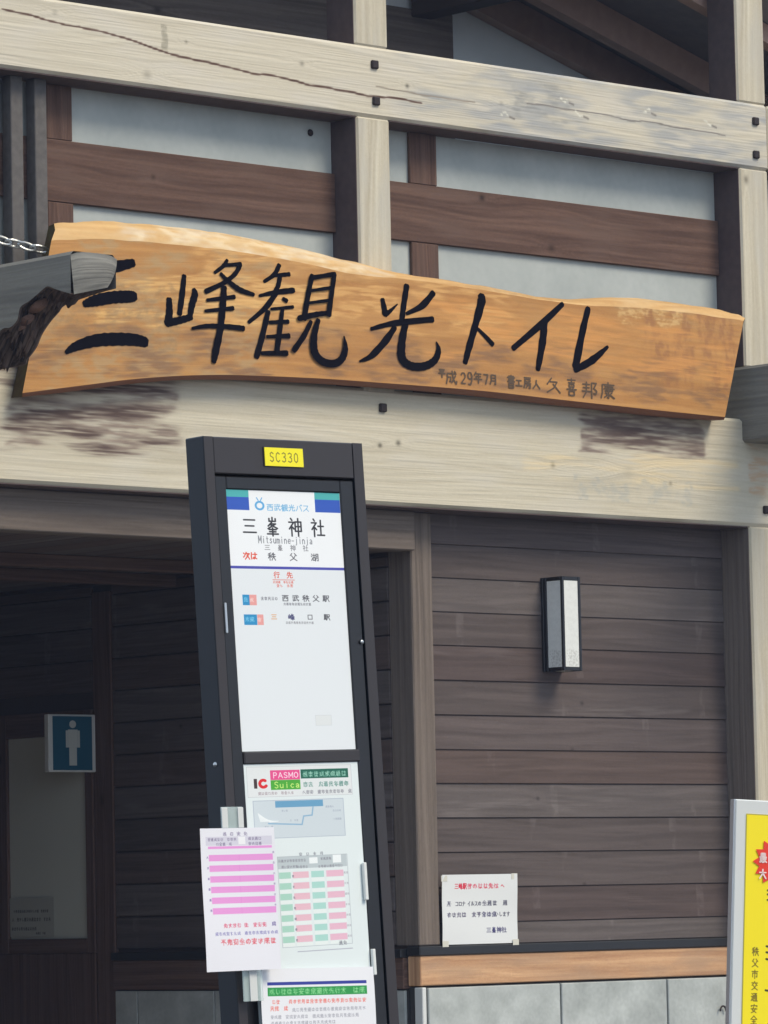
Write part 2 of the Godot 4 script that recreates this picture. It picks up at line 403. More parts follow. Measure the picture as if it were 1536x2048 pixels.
func mottled(s: int, a: Color, b: Color, freq: float, rough: float, scale: float, bump := 0.0) -> StandardMaterial3D:      # world-mapped, for plaster, stone, asphalt
	var n1 := noise(s, freq, 4)
	var n2 := noise(s + 5, minf(freq * 8.0, 0.4), 2)
	var big := n1.get_seamless_image(256, 256, false, false, 0.2, true)
	var small := n2.get_seamless_image(256, 256, false, false, 0.2, true)
	var img := Image.create(256, 256, false, Image.FORMAT_RGB8)
	var rel := Image.create(256, 256, false, Image.FORMAT_RGB8)
	for y in 256:
		for x in 256:
			var g := clampf(big.get_pixel(x, y).r * 0.75 + small.get_pixel(x, y).r * 0.25, 0.0, 1.0)
			img.set_pixel(x, y, a.lerp(b, g))
			rel.set_pixel(x, y, Color(g, g, g))
	var m := matter(img, rel if bump > 0.0 else null, rough, bump)
	m.uv1_triplanar = true
	m.uv1_world_triplanar = true
	m.uv1_scale = Vector3.ONE / scale
	return m

# ---------------------------------------------------------------- print
func sheet(w: int, h: int, c: Color) -> Image:
	var img := Image.create(w, h, false, Image.FORMAT_RGB8)
	img.fill(c)
	return img

func line(img: Image, a: Vector2, b: Vector2, width: float, c: Color) -> void:
	var r := width / 2.0
	var ab := b - a
	var ll := maxf(ab.length_squared(), 0.0001)
	for y in range(maxi(0, int(minf(a.y, b.y) - r - 1)), mini(img.get_height(), int(maxf(a.y, b.y) + r + 2))):
		for x in range(maxi(0, int(minf(a.x, b.x) - r - 1)), mini(img.get_width(), int(maxf(a.x, b.x) + r + 2))):
			var p := Vector2(x + 0.5, y + 0.5)
			var t := clampf((p - a).dot(ab) / ll, 0.0, 1.0)
			var k := clampf(r + 0.5 - p.distance_to(a + ab * t), 0.0, 1.0)
			if k > 0.0:
				img.set_pixel(x, y, img.get_pixel(x, y).lerp(c, k * c.a))

func write(img: Image, text: String, x: float, y: float, size: Vector2, gap: float, pen: float, c: Color, down := false) -> void:      # (x, y) is the top left of the first character
	for ch in text:
		if GLYPHS.has(ch):
			for s in (GLYPHS[ch] as String).split(" "):
				var last := Vector2.INF
				for q in s.split("-"):
					var v := q.split(",")
					var p := Vector2(x + float(v[0]) / 100.0 * size.x, y + float(v[1]) / 100.0 * size.y)
					if last != Vector2.INF:
						line(img, last, p, pen, c)
					last = p
		if down:
			y += size.y + gap
		else:
			x += size.x + gap

var print_rng := RandomNumberGenerator.new()
const SMALL_TYPE := "はのいしますへ行先年月口市大人平成通安全"
func small_print(img: Image, x0: float, x1: float, y: float, h: float, c: Color) -> void:      # type too small to read in the photograph
	var x := x0
	while x < x1 - h * 0.5:
		if print_rng.randf() < 0.94:
			for k in 2:                          # two faint characters over each other: ink that has run together
				write(img, SMALL_TYPE[print_rng.randi() % SMALL_TYPE.length()], x + k * h * 0.06, y, Vector2(h * 0.82, h), 0.0, maxf(1.0, h * 0.12), Color(c, 0.5))
		x += h * 0.95

func fill(img: Image, x0: float, y0: float, x1: float, y1: float, c: Color) -> void:
	img.fill_rect(Rect2i(int(x0), int(y0), int(x1 - x0), int(y1 - y0)), c)

func frame_line(img: Image, x0: float, y0: float, x1: float, y1: float, wd: float, c: Color) -> void:
	line(img, Vector2(x0, y0), Vector2(x1, y0), wd, c)
	line(img, Vector2(x1, y0), Vector2(x1, y1), wd, c)
	line(img, Vector2(x1, y1), Vector2(x0, y1), wd, c)
	line(img, Vector2(x0, y1), Vector2(x0, y0), wd, c)

func printed(img: Image, rough := 0.45) -> StandardMaterial3D:
	var m := matter(img, null, rough)
	m.metallic_specular = 0.5
	return m

# ---------------------------------------------------------------- materials
func make_materials() -> void:
	var relief := func(w: int, h: int) -> Image: return Image.create(w, h, false, Image.FORMAT_RGB8)
	var mm := 0.0044
	# weathered cedar of the frame
	var pale := Color(0.845, 0.815, 0.735)
	var pale_dark := Color(0.665, 0.625, 0.545)
	var pale_grey := Color(0.735, 0.72, 0.68)
	var r: Image = relief.call(512, 96)
	M.pale = matter(wood(512, 96, mm, 11, pale, pale_dark, pale_grey, 0.42, 9.0, [[0.35, 0.12, 0.016, 0.7], [1.1, 0.25, 0.02, 0.8], [1.75, 0.1, 0.014, 0.6], [0.8, 0.36, 0.014, 0.7], [2.05, 0.31, 0.018, 0.7]], r), r, 0.85, 1.5)
	# the upper beam: cream on the left, greyer to the right, with a long shake, knots and chipped spots (texture spans 4.4 m from x = -2.15)
	r = relief.call(1024, 68)
	var im := wood(1024, 68, mm, 21, Color(0.85, 0.82, 0.745), Color(0.74, 0.705, 0.63), Color(0.80, 0.775, 0.725), 0.36, 5.0, [[1.75, 0.11, 0.012, 0.5], [0.5, 0.05, 0.013, 0.4], [2.32, 0.14, 0.010, 0.9], [1.15, 0.09, 0.008, 0.5], [2.85, 0.16, 0.012, 0.4], [0.95, 0.24, 0.02, 0.3]], r)
	blot(im, mm, 2.2, -0.4, 4.9, 0.7, Color(0.65, 0.65, 0.64), 1.0, 23, 1.2, 5.0, 0.6, 0.5)
	blot(im, mm, 2.9, 0.03, 3.3, 0.22, Color(0.55, 0.55, 0.54), 0.5, 24, 4.0, 9.0, 0.1)
	blot(im, mm, 1.02, 0.03, 1.06, 0.14, Color(0.56, 0.54, 0.48), 0.6, 25, 6.0, 6.0, 0.02)
	crack(im, mm, [Vector2(0.25, 0.065), Vector2(0.55, 0.095), Vector2(0.62, 0.09), Vector2(1.2, 0.16), Vector2(2.1, 0.205), Vector2(2.4, 0.2)], Color(0.36, 0.28, 0.25), 0.0055, 26)
	crack(im, mm, [Vector2(3.0, 0.14), Vector2(3.6, 0.15), Vector2(4.2, 0.155)], Color(0.50, 0.48, 0.46), 0.0035, 27)
	crack(im, mm, [Vector2(2.15, 0.165), Vector2(2.7, 0.17)], Color(0.55, 0.51, 0.46), 0.003, 28)
	for p in [[2.85, 0.2], [3.2, 0.105], [3.285, 0.155], [3.695, 0.1], [4.07, 0.115]]:
		for k in 4:
			var at := Vector2(p[0] + 0.011 * k, p[1] + 0.009 * sin(k * 5.0 + p[0] * 9.0)) / mm
			line(im, at, at + Vector2(1.2, 0.4), 1.6 + 0.8 * sin(k * 3.0 + p[0] * 20.0), Color(0.86, 0.85, 0.79, 0.9))
		line(im, Vector2(p[0] + 0.05, p[1] + 0.01) / mm, Vector2(p[0] + 0.075, p[1] + 0.016) / mm, 2.0, Color(0.45, 0.43, 0.41, 0.7))
	M.upper_beam = matter(im, r, 0.85, 1.5)
	# the main beam: pale, dark where the sign's feet rub, yellow flame grain on the right (4.5 m from x = -2.15)
	r = relief.call(1024, 108)
	im = wood(1024, 108, mm, 31, Color(0.85, 0.82, 0.74), Color(0.71, 0.675, 0.595), Color(0.79, 0.765, 0.705), 0.42, 4.0, [[2.23, 0.21, 0.013, 0.8], [2.13, 0.225, 0.011, 0.9], [3.1, 0.255, 0.013, 0.9], [3.8, 0.3, 0.011, 0.7], [3.55, 0.26, 0.03, 0.15]], r)
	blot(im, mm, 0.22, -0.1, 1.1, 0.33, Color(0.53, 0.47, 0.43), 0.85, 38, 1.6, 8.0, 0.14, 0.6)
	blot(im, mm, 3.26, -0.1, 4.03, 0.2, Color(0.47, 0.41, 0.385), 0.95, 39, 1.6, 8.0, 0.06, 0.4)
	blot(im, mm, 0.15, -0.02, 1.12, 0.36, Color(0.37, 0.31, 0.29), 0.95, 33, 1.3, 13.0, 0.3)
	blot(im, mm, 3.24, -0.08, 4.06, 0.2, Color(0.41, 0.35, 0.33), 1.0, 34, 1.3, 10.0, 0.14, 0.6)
	blot(im, mm, 2.9, 0.17, 4.25, 0.33, Color(0.86, 0.79, 0.65), 0.8, 35, 1.0, 8.0, 0.15)
	blot(im, mm, 3.2, 0.28, 3.95, 0.40, Color(0.66, 0.665, 0.64), 0.5, 36, 7.0, 7.0, 0.08)
	blot(im, mm, 4.28, 0.1, 4.5, 0.36, Color(0.76, 0.62, 0.49), 0.6, 37, 3.0, 12.0, 0.05)
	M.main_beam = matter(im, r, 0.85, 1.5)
	# stained brown boards
	r = relief.call(512, 160)
	M.brown = matter(wood(512, 160, mm, 41, Color(0.445, 0.35, 0.305), Color(0.325, 0.25, 0.22), Color(0.41, 0.335, 0.30), 0.8, 11.0, [[0.35, 0.18, 0.022, 0.5], [1.5, 0.42, 0.016, 0.8], [1.1, 0.1, 0.012, 0.5], [1.9, 0.6, 0.02, 0.5]], r), r, 0.75, 1.0)
	r = relief.call(512, 160)
	M.grey_brown = matter(wood(512, 160, mm, 51, Color(0.50, 0.455, 0.42), Color(0.38, 0.345, 0.32), Color(0.46, 0.42, 0.39), 0.8, 13.0, [[0.5, 0.2, 0.016, 0.6], [1.6, 0.5, 0.014, 0.6]], r), r, 0.8, 1.5)
	# the plank wall: three tones of the same stain, with faint drips
	var tones := [Color(0.415, 0.375, 0.365), Color(0.43, 0.37, 0.35), Color(0.455, 0.42, 0.41), Color(0.395, 0.345, 0.335), Color(0.44, 0.395, 0.385)]
	for i in 5:
		r = relief.call(512, 64)
		var tone: Color = tones[i].darkened(0.06)
		im = wood(512, 64, mm, 61 + 7 * i, tone, tone.darkened(0.2), tone.darkened(0.07), 0.7, 10.0, [[0.4 + 0.37 * i, 0.09, 0.01, 0.6]], r)
		for k in 2:
			var x := fmod(0.27 + 0.83 * k + 0.47 * i, 2.1)
			blot(im, mm, x, -0.3, x + 0.05, 0.6, tone.lightened(0.12), 0.42, 66 + k + 9 * i, 9.0, 3.0, 0.02)
		blot(im, mm, 0.9 - 0.1 * i, 0.02, 2.0, 0.14, tone.darkened(0.2), 0.6, 63 + i, 1.0, 12.0, 0.2)
		blot(im, mm, 0.1 + 0.2 * i, 0.08, 1.2 + 0.2 * i, 0.22, tone.lightened(0.08), 0.6, 163 + i, 1.2, 9.0, 0.2)
		M["plank%d" % i] = matter(im, r, 0.72, 0.8)
	# the sill rail of new orange wood
	r = relief.call(512, 48)
	im = wood(512, 48, mm, 81, Color(0.82, 0.66, 0.51), Color(0.66, 0.50, 0.38), Color(0.66, 0.55, 0.46), 0.8, 6.0, [[1.85, 0.05, 0.016, 0.6], [0.5, 0.06, 0.012, 0.3]], r)
	M.rail = matter(im, r, 0.8, 1.0)
	# the carved sign board: one long plank of zelkova
	var sm := 0.0042
	r = relief.call(960, 176)
	im = wood(960, 176, sm, 91, Color(0.79, 0.59, 0.365), Color(0.655, 0.465, 0.28), Color(0.73, 0.56, 0.365), 0.5, 4.0, [[3.35, 0.16, 0.04, 0.12], [3.72, 0.3, 0.02, 0.2], [1.62, 0.28, 0.012, 0.1]], r)
	blot(im, sm, -0.2, 0.1, 1.3, 0.8, Color(0.70, 0.585, 0.43), 0.75, 93, 3.5, 6.0, 0.25, 1.0)
	blot(im, sm, -0.1, 0.46, 4.1, 0.68, Color(0.52, 0.40, 0.31), 0.7, 94, 2.2, 7.0, 0.10, 1.6)
	blot(im, sm, 2.5, 0.02, 4.0, 0.34, Color(0.66, 0.545, 0.40), 0.9, 95, 1.1, 8.0, 0.2, 1.2)
	blot(im, sm, 3.15, 0.08, 3.6, 0.36, Color(0.86, 0.72, 0.50), 0.7, 96, 8.0, 13.0, 0.12, 1.9)
	blot(im, sm, 3.3, 0.2, 3.9, 0.6, Color(0.62, 0.44, 0.30), 0.7, 92, 9.0, 3.0, 0.15, 1.6)
	blot(im, sm, 0.8, 0.12, 2.6, 0.5, Color(0.86, 0.67, 0.43), 0.8, 97, 2.2, 9.0, 0.3, 1.4)
	blot(im, sm, 0.3, 0.26, 1.6, 0.5, Color(0.89, 0.72, 0.47), 0.7, 98, 2.0, 22.0, 0.2, 1.8)
	blot(im, sm, 2.0, 0.3, 3.9, 0.58, Color(0.82, 0.585, 0.345), 0.8, 99, 1.5, 8.0, 0.2, 1.2)
	blot(im, sm, 0.1, 0.3, 0.8, 0.6, Color(0.58, 0.48, 0.36), 0.4, 90, 11.0, 13.0, 0.15, 2.2)
	M.sign_face = matter(im, r, 0.6, 0.8)
	r = relief.call(512, 32)
	im = wood(512, 32, 0.008, 101, Color(0.86, 0.715, 0.50), Color(0.73, 0.57, 0.375), Color(0.80, 0.69, 0.53), 0.7, 6.0, [], r)
	blot(im, 0.008, 0.4, -0.1, 2.0, 0.4, Color(0.80, 0.715, 0.60), 0.8, 103, 2.5, 9.0, 0.3)
	blot(im, 0.008, 0.5, -0.1, 1.8, 0.4, Color(0.88, 0.82, 0.70), 0.6, 104, 4.0, 9.0, 0.3)
	blot(im, 0.008, 2.2, -0.1, 2.9, 0.4, Color(0.68, 0.54, 0.37), 0.6, 105, 9.0, 9.0, 0.1)
	M.sign_edge = matter(im, r, 0.7, 1.5)
	M.sign_low = plain(Color(0.50, 0.315, 0.215), 0.7)
	M.sign_end = mottled(111, Color(0.30, 0.24, 0.17), Color(0.36, 0.34, 0.22), 0.03, 0.9, 0.4, 2.0)
	M.ink = plain(Color(0.06, 0.055, 0.085), 0.9)
	M.ink.metallic_specular = 0.1
	M.ink_thin = plain(Color(0.34, 0.265, 0.19), 0.7)
	# weathered grey beam ends
	r = relief.call(512, 128)
	im = wood(512, 128, mm, 121, Color(0.54, 0.53, 0.50), Color(0.43, 0.42, 0.40), Color(0.50, 0.49, 0.46), 0.7, 8.0, [], r)
	M.log = matter(im, r, 0.85, 2.0)
	r = relief.call(256, 64)
	im = wood(256, 64, mm, 126, Color(0.53, 0.525, 0.50), Color(0.41, 0.405, 0.39), Color(0.58, 0.575, 0.55), 0.7, 5.0, [], r)
	M.log_end = matter(im, r, 0.8, 2.0)
	r = relief.call(256, 64)
	im = wood(256, 64, mm, 131, Color(0.40, 0.345, 0.315), Color(0.20, 0.17, 0.16), Color(0.47, 0.365, 0.31), 1.3, 9.0, [], r)
	M.rot = matter(im, r, 0.95, 4.0)
	M.rot_fresh = mottled(134, Color(0.56, 0.44, 0.38), Color(0.40, 0.30, 0.25), 0.05, 0.95, 0.15, 3.0)
	# walls and ground
	M.plaster = mottled(141, Color(0.655, 0.68, 0.67), Color(0.73, 0.75, 0.735), 0.012, 0.85, 1.3)
	for i in 3:
		M["tile%d" % i] = mottled(151 + 11 * i, Color(0.615, 0.635, 0.625).darkened(0.02 * i), Color(0.75, 0.77, 0.76), 0.018, 0.5, 0.9 + 0.13 * i, 0.3)
	M.asphalt = mottled(171, Color(0.22, 0.22, 0.225), Color(0.28, 0.28, 0.28), 0.09, 0.9, 2.0, 2.0)
	M.paving = mottled(174, Color(0.50, 0.49, 0.47), Color(0.58, 0.57, 0.55), 0.06, 0.9, 1.6, 1.0)
	M.joint = plain(Color(0.20, 0.20, 0.20), 0.9)
	M.flashing = plain(Color(0.22, 0.225, 0.235), 0.45, 0.6)
	M.shadow_board = plain(Color(0.27, 0.22, 0.20), 0.85)
	M.gable = mottled(182, Color(0.86, 0.885, 0.885), Color(0.89, 0.91, 0.91), 0.02, 0.85, 1.3)
	M.soffit = mottled(178, Color(0.52, 0.51, 0.53), Color(0.60, 0.58, 0.59), 0.03, 0.85, 0.8)
	M.rafter = mottled(179, Color(0.70, 0.585, 0.53), Color(0.76, 0.64, 0.58), 0.03, 0.8, 0.7)
	M.slat = mottled(180, Color(0.35, 0.34, 0.335), Color(0.43, 0.415, 0.405), 0.04, 0.85, 0.5)
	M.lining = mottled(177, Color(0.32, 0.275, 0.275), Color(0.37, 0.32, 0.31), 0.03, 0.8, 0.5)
	M.roof = plain(Color(0.24, 0.25, 0.26), 0.5, 0.3)
	M.iron = plain(Color(0.17, 0.13, 0.125), 0.6, 0.3)
	M.black = plain(Color(0.075, 0.08, 0.095), 0.35)
	M.white_edge = plain(Color(0.82, 0.83, 0.82), 0.5)
	M.steel = plain(Color(0.75, 0.76, 0.76), 0.3, 0.9)
	M.bronze = plain(Color(0.175, 0.155, 0.16), 0.42, 0.0)
	M.bronze_dark = plain(Color(0.07, 0.068, 0.08), 0.35, 0.0)
	M.bus_side = plain(Color(0.05, 0.085, 0.12), 0.45, 0.0)
	var f := plain(Color(0.86, 0.87, 0.86), 0.35)
	f.subsurf_scatter_enabled = false
	M.frosted = f
	var pane := sheet(24, 96, Color(0.87, 0.875, 0.86))
	blot(pane, 0.004, 0.0, 0.30, 0.1, 0.39, Color(0.45, 0.44, 0.42), 0.3, 191, 60.0, 60.0, 0.05, 1.8)
	blot(pane, 0.004, 0.0, 0.0, 0.1, 0.39, Color(0.76, 0.765, 0.75), 0.25, 192, 20.0, 30.0, 0.05, 1.5)
	M.pane = matter(pane, null, 0.35)
	M.pane.texture_repeat = false
	M.glass = plain(Color(0.80, 0.815, 0.775), 0.5)
	var clear := plain(Color(0.85, 0.92, 0.9, 0.32), 0.12)
	clear.transparency = BaseMaterial3D.TRANSPARENCY_ALPHA
	M.clear = clear

# ---------------------------------------------------------------- the building
func rafter_y(x: float) -> float:          # underside of the rafters: the gable falls 0.283 per metre to both sides
	return 6.055 - 0.283 * absf(x)

func sloped(st: SurfaceTool, x0: float, x1: float, z0: float, z1: float, lift: float, thick: float) -> void:      # a timber or a slab that follows the pitch of the roof on one side of the ridge
	var a0 := rafter_y(x0) + lift
	var a1 := rafter_y(x1) + lift
	var up := Vector3(0, thick, 0)
	var p := [Vector3(x0, a0, z0), Vector3(x1, a1, z0), Vector3(x1, a1, z1), Vector3(x0, a0, z1)]
	var n := Vector3(a0 - a1, x1 - x0, 0).normalized()
	var L := absf(x1 - x0)
	var uv := [Vector2(0, 0), Vector2(L / 3.0, 0), Vector2(L / 3.0, (z1 - z0) / 0.7), Vector2(0, (z1 - z0) / 0.7)]
	quad(st, p, uv, -n if n.y > 0 else n)
	quad(st, [p[0] + up, p[1] + up, p[2] + up, p[3] + up], uv, n if n.y > 0 else -n)
	var t := thick / 0.7
	quad(st, [p[3], p[2], p[2] + up, p[3] + up], [Vector2(0, t), Vector2(L / 3.0, t), Vector2(L / 3.0, 0), Vector2(0, 0)], Vector3.BACK)
	quad(st, [p[0], p[1], p[1] + up, p[0] + up], [Vector2(0, t), Vector2(L / 3.0, t), Vector2(L / 3.0, 0), Vector2(0, 0)], Vector3.FORWARD)
	quad(st, [p[1], p[2], p[2] + up, p[1] + up], [uv[0], uv[0], uv[0], uv[0]], Vector3.RIGHT * signf(x1 - x0))
	quad(st, [p[0], p[3], p[3] + up, p[0] + up], [uv[0], uv[0], uv[0], uv[0]], Vector3.LEFT * signf(x1 - x0))

func prism(called: String, parent: Node, mat: Material, pts: Array, z0: float, z1: float) -> MeshInstance3D:      # a flat polygon (convex, x and y) given thickness from z0 to z1
	var st := begin()
	var n := pts.size()
	for i in range(1, n - 1):
		for z in [z0, z1]:
			var q := []
			for k in [0, i, i + 1]:
				q.append(Vector3(pts[k].x, pts[k].y, z))
			tri(st, q, [pts[0] / 2.0, pts[i] / 2.0, pts[i + 1] / 2.0], Vector3.BACK if z == z1 else Vector3.FORWARD)
	var mid := Vector2.ZERO
	for p in pts:
		mid += p / n
	for i in n:
		var a: Vector2 = pts[i]
		var b: Vector2 = pts[(i + 1) % n]
		var o := (b - a).orthogonal().normalized()
		if o.dot((a + b) / 2.0 - mid) < 0:
			o = -o
		quad(st, [Vector3(a.x, a.y, z0), Vector3(b.x, b.y, z0), Vector3(b.x, b.y, z1), Vector3(a.x, a.y, z1)], [a, b, b, a], Vector3(o.x, o.y, 0))
	return child(called, st, mat, parent)

func building() -> void:
	var b := thing("toilet_building", "timber toilet building with pale weathered beams, brown boards and an open entrance", "building")
	var posts := [-4.5, -2.255, -0.0125, 2.233, 4.48]
	# pale frame: posts, upper beam, main beam
	for i in 5:
		var x: float = posts[i]
		var lo := 3.6 if i == 2 else 3.895
		board("post", b, M.pale, Vector3(x - 0.09, lo, -0.165), Vector3(x + 0.09, 4.767, 0.0), 1, 0.008)
		board("post", b, M.pale, Vector3(x - 0.09, 5.056, -0.165), Vector3(x + 0.09, rafter_y(x) + (0.14 if absf(x) < 4.0 else -0.02), 0.0), 1, 0.008)
		if i != 2:
			board("post", b, M.pale, Vector3(x - 0.09, 0.12, -0.185), Vector3(x + 0.09, 3.204, 0.0), 1, 0.008)
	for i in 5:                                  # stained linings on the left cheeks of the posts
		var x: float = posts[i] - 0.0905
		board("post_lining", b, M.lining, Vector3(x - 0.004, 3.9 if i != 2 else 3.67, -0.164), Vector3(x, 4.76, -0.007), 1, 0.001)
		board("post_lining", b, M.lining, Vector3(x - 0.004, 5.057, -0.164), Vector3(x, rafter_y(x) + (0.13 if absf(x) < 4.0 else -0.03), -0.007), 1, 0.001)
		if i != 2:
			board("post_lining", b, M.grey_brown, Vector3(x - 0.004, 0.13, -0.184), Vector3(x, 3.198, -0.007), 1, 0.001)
	var ub := board("upper_beam", b, M.upper_beam, Vector3(-2.15, 4.767, -0.142), Vector3(2.325, 5.056, 0.006), 0, 0.012, true, 4.5056, 0.2992)
	ub.set_meta("label", "long upper beam with a dark shake and chipped pale spots")
	board("upper_beam", b, M.pale, Vector3(-4.62, 4.767, -0.142), Vector3(-2.153, 5.056, 0.006), 0, 0.012)
	board("upper_beam", b, M.pale, Vector3(2.328, 4.767, -0.142), Vector3(4.57, 5.056, 0.006), 0, 0.012)
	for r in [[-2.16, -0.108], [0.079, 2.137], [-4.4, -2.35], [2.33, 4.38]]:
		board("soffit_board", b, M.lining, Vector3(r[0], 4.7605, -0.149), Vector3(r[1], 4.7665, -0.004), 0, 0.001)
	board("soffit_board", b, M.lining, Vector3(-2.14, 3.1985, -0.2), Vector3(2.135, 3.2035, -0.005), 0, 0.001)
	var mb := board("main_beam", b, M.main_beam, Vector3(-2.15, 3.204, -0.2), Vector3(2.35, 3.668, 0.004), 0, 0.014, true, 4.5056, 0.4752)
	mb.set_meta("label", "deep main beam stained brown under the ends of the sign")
	board("main_beam", b, M.pale, Vector3(-4.6, 3.204, -0.2), Vector3(-2.153, 3.668, 0.004), 0, 0.014)
	board("main_beam", b, M.pale, Vector3(2.353, 3.204, -0.2), Vector3(4.57, 3.668, 0.004), 0, 0.014)
	for p in [[-0.008, 4.982], [-0.004, 4.834], [2.242, 4.977], [2.24, 4.83], [-0.002, 3.593], [2.243, 3.279], [-2.25, 4.98], [-2.25, 4.83]]:
		board("wooden_peg", b, M.iron, Vector3(p[0] - 0.018, p[1] - 0.017, 0.0), Vector3(p[0] + 0.018, p[1] + 0.017, 0.018), 2, 0.004)
	# projecting beam ends over the outer posts (the left one in view is rotten and is built apart)
	for x in [-4.5, 2.233, 4.48]:
		board("projecting_beam", b, M.log, Vector3(x - 0.125, 3.565, -0.6), Vector3(x + 0.125, 3.893, 0.95), 2, 0.012)
	rotten_beam(b)
	# upper infill, set back: plaster, brown rails and stiles
	var back := -0.15
	for k in 4:
		var x0: float = posts[k] + 0.091
		var x1: float = posts[k + 1] - 0.0955
		var pl := board("plaster_panel", b, M.plaster, Vector3(x0, 3.67, back - 0.09), Vector3(x1, 4.7595, back), 0, 0.002)
		if k != 1 and k != 2:
			board("mid_rail", b, M.brown, Vector3(x0, 4.307, back + 0.0), Vector3(x1, 4.547, back + 0.022), 0, 0.003)
	var mr := board("mid_rail", b, M.brown, Vector3(-2.163, 4.307, back), Vector3(-0.1075, 4.547, back + 0.02), 0, 0.003, true, 2.25, 0.7)
	board("mid_rail", b, M.brown, Vector3(0.079, 4.307, back), Vector3(2.137, 4.547, back + 0.02), 0, 0.003, false, 2.25, 0.7)
	for s in [[-1.585, -1.459, 4.548, 4.7595], [-1.585, -1.459, 3.67, 4.306], [0.309, 0.459, 4.548, 4.7595], [0.309, 0.459, 3.67, 4.306]]:
		board("stile", b, M.brown, Vector3(s[0], s[2], back), Vector3(s[1], s[3], back + 0.018), 1, 0.003)
	for x in [-2.034, -1.919, -1.804, -1.689]:
		board("lattice_slat", b, M.slat, Vector3(x, 3.67, back + 0.022), Vector3(x + 0.058, 4.76, -0.072), 1, 0.003)
	var insect := begin()
	var sp := SphereMesh.new()
	sp.radius = 0.012
	sp.height = 0.03
	sp.radial_segments = 8
	sp.rings = 4
	insect.append_from(sp, 0, Transform3D(Basis(Vector3.BACK, 0.3), Vector3(-0.225, 4.705, back + 0.006)))
	child("insect_mark", insect, M.iron, b)  # small dark insect mark on the plaster
	# the open truss above the upper beam
	var deep := -1.2
	var wall_left := board("gable_wall", b, M.gable, Vector3(-4.4, 4.7, deep - 0.1), Vector3(4.4, 4.86, deep), 0, 0.002)
	prism("gable_wall", b, M.gable, [Vector2(-4.4, 4.861), Vector2(4.4, 4.861), Vector2(0.1, 6.08), Vector2(-0.1, 6.08)], deep - 0.1, deep)
	board("tie_board", b, M.grey_brown, Vector3(-3.2, 4.95, deep + 0.001), Vector3(1.562, 5.552, deep + 0.03), 0, 0.003, false, 3.0, 0.7)
	board("purlin", b, M.shadow_board, Vector3(1.304, 5.515, deep + 0.031), Vector3(1.428, 5.69, 0.0), 2, 0.005)
	board("purlin", b, M.shadow_board, Vector3(-1.428, 5.515, deep + 0.031), Vector3(-1.304, 5.69, 0.0), 2, 0.005)
	for z in [-1.13, -0.77, -0.2]:
		for s in [-1.0, 1.0]:
			var st := begin()
			sloped(st, 0.02 * s, 4.9 * s, z - 0.065, z, 0.06 if z > -0.5 else 0.0, 0.145 if z < -0.5 else 0.085)
			child("rafter", st, M.rafter, b)
	for s in [-1.0, 1.0]:
		for k in 7:
			var z0 := -0.02 - 0.8 * (k + 1)
			var st := begin()
			sloped(st, 0.0, 5.0 * s, z0 + 0.004, z0 + 0.796, 0.152, 0.02)
			child("roof_board", st, M.soffit, b)
		var st2 := begin()
		sloped(st2, 0.0, 5.1 * s, -5.7, -0.01, 0.18, 0.05)
		child("roof", st2, M.roof, b)
	# front plank wall right of the entrance, on a dark backing
	var px0 := 0.383
	var px1 := 2.137
	var pw := board("plank_wall", b, M.shadow_board, Vector3(0.28, 0.12, -0.27), Vector3(px1 - 0.003, 3.198, -0.2001), 0, 0.002)
	var edges := [3.1985, 3.075, 2.937, 2.798, 2.661, 2.519, 2.377, 2.236, 2.098, 1.958, 1.818, 1.675, 1.532, 1.443]
	for i in edges.size() - 1:
		var rng := RandomNumberGenerator.new()
		rng.seed = 400 + i
		var tilt := Transform3D(Basis(Vector3.RIGHT, -0.045 + rng.randf_range(-0.012, 0.012)), Vector3(0, 0, 0))
		var mid := Vector3(0, (edges[i] + edges[i + 1]) / 2.0, -0.178)
		tilt.origin = mid - tilt.basis * mid
		var pk := board("plank", pw, M["plank%d" % (rng.randi() % 5)], Vector3(px0, edges[i + 1] + 0.0003, -0.19), Vector3(px1 - 0.001, edges[i] - 0.0003, -0.163), 0, 0.0022, false, 2.25, 0.28, tilt)
	board("corner_post", b, M.grey_brown, Vector3(0.264, 1.444, -0.27), Vector3(0.381, 3.1983, -0.13), 1, 0.005)
	wainscot_front(b)
	# entrance: header, ceiling, the right-hand side wall with the door, back and left walls
	board("header_board", b, M.grey_brown, Vector3(-2.16, 3.037, -0.2), Vector3(0.262, 3.1983, -0.1), 0, 0.005, false, 3.0, 0.7)
	entrance(b)
	# the rest of the shell
	board("wall", b, M.brown, Vector3(2.33, 0.12, -0.3), Vector3(4.45, 3.203, -0.2), 0, 0.002)
	board("wall", b, M.brown, Vector3(-4.45, 0.12, -0.3), Vector3(-2.35, 3.203, -0.2), 0, 0.002)
	board("wall", b, M.brown, Vector3(4.4, 0.12, -5.5), Vector3(4.5, 4.6, -0.3), 2, 0.002)
	board("wall", b, M.brown, Vector3(-4.5, 0.12, -5.5), Vector3(-4.4, 4.6, -0.3), 2, 0.002)
	board("wall", b, M.brown, Vector3(-4.39, 0.12, -5.5), Vector3(4.39, 4.69, -5.4), 0, 0.002)

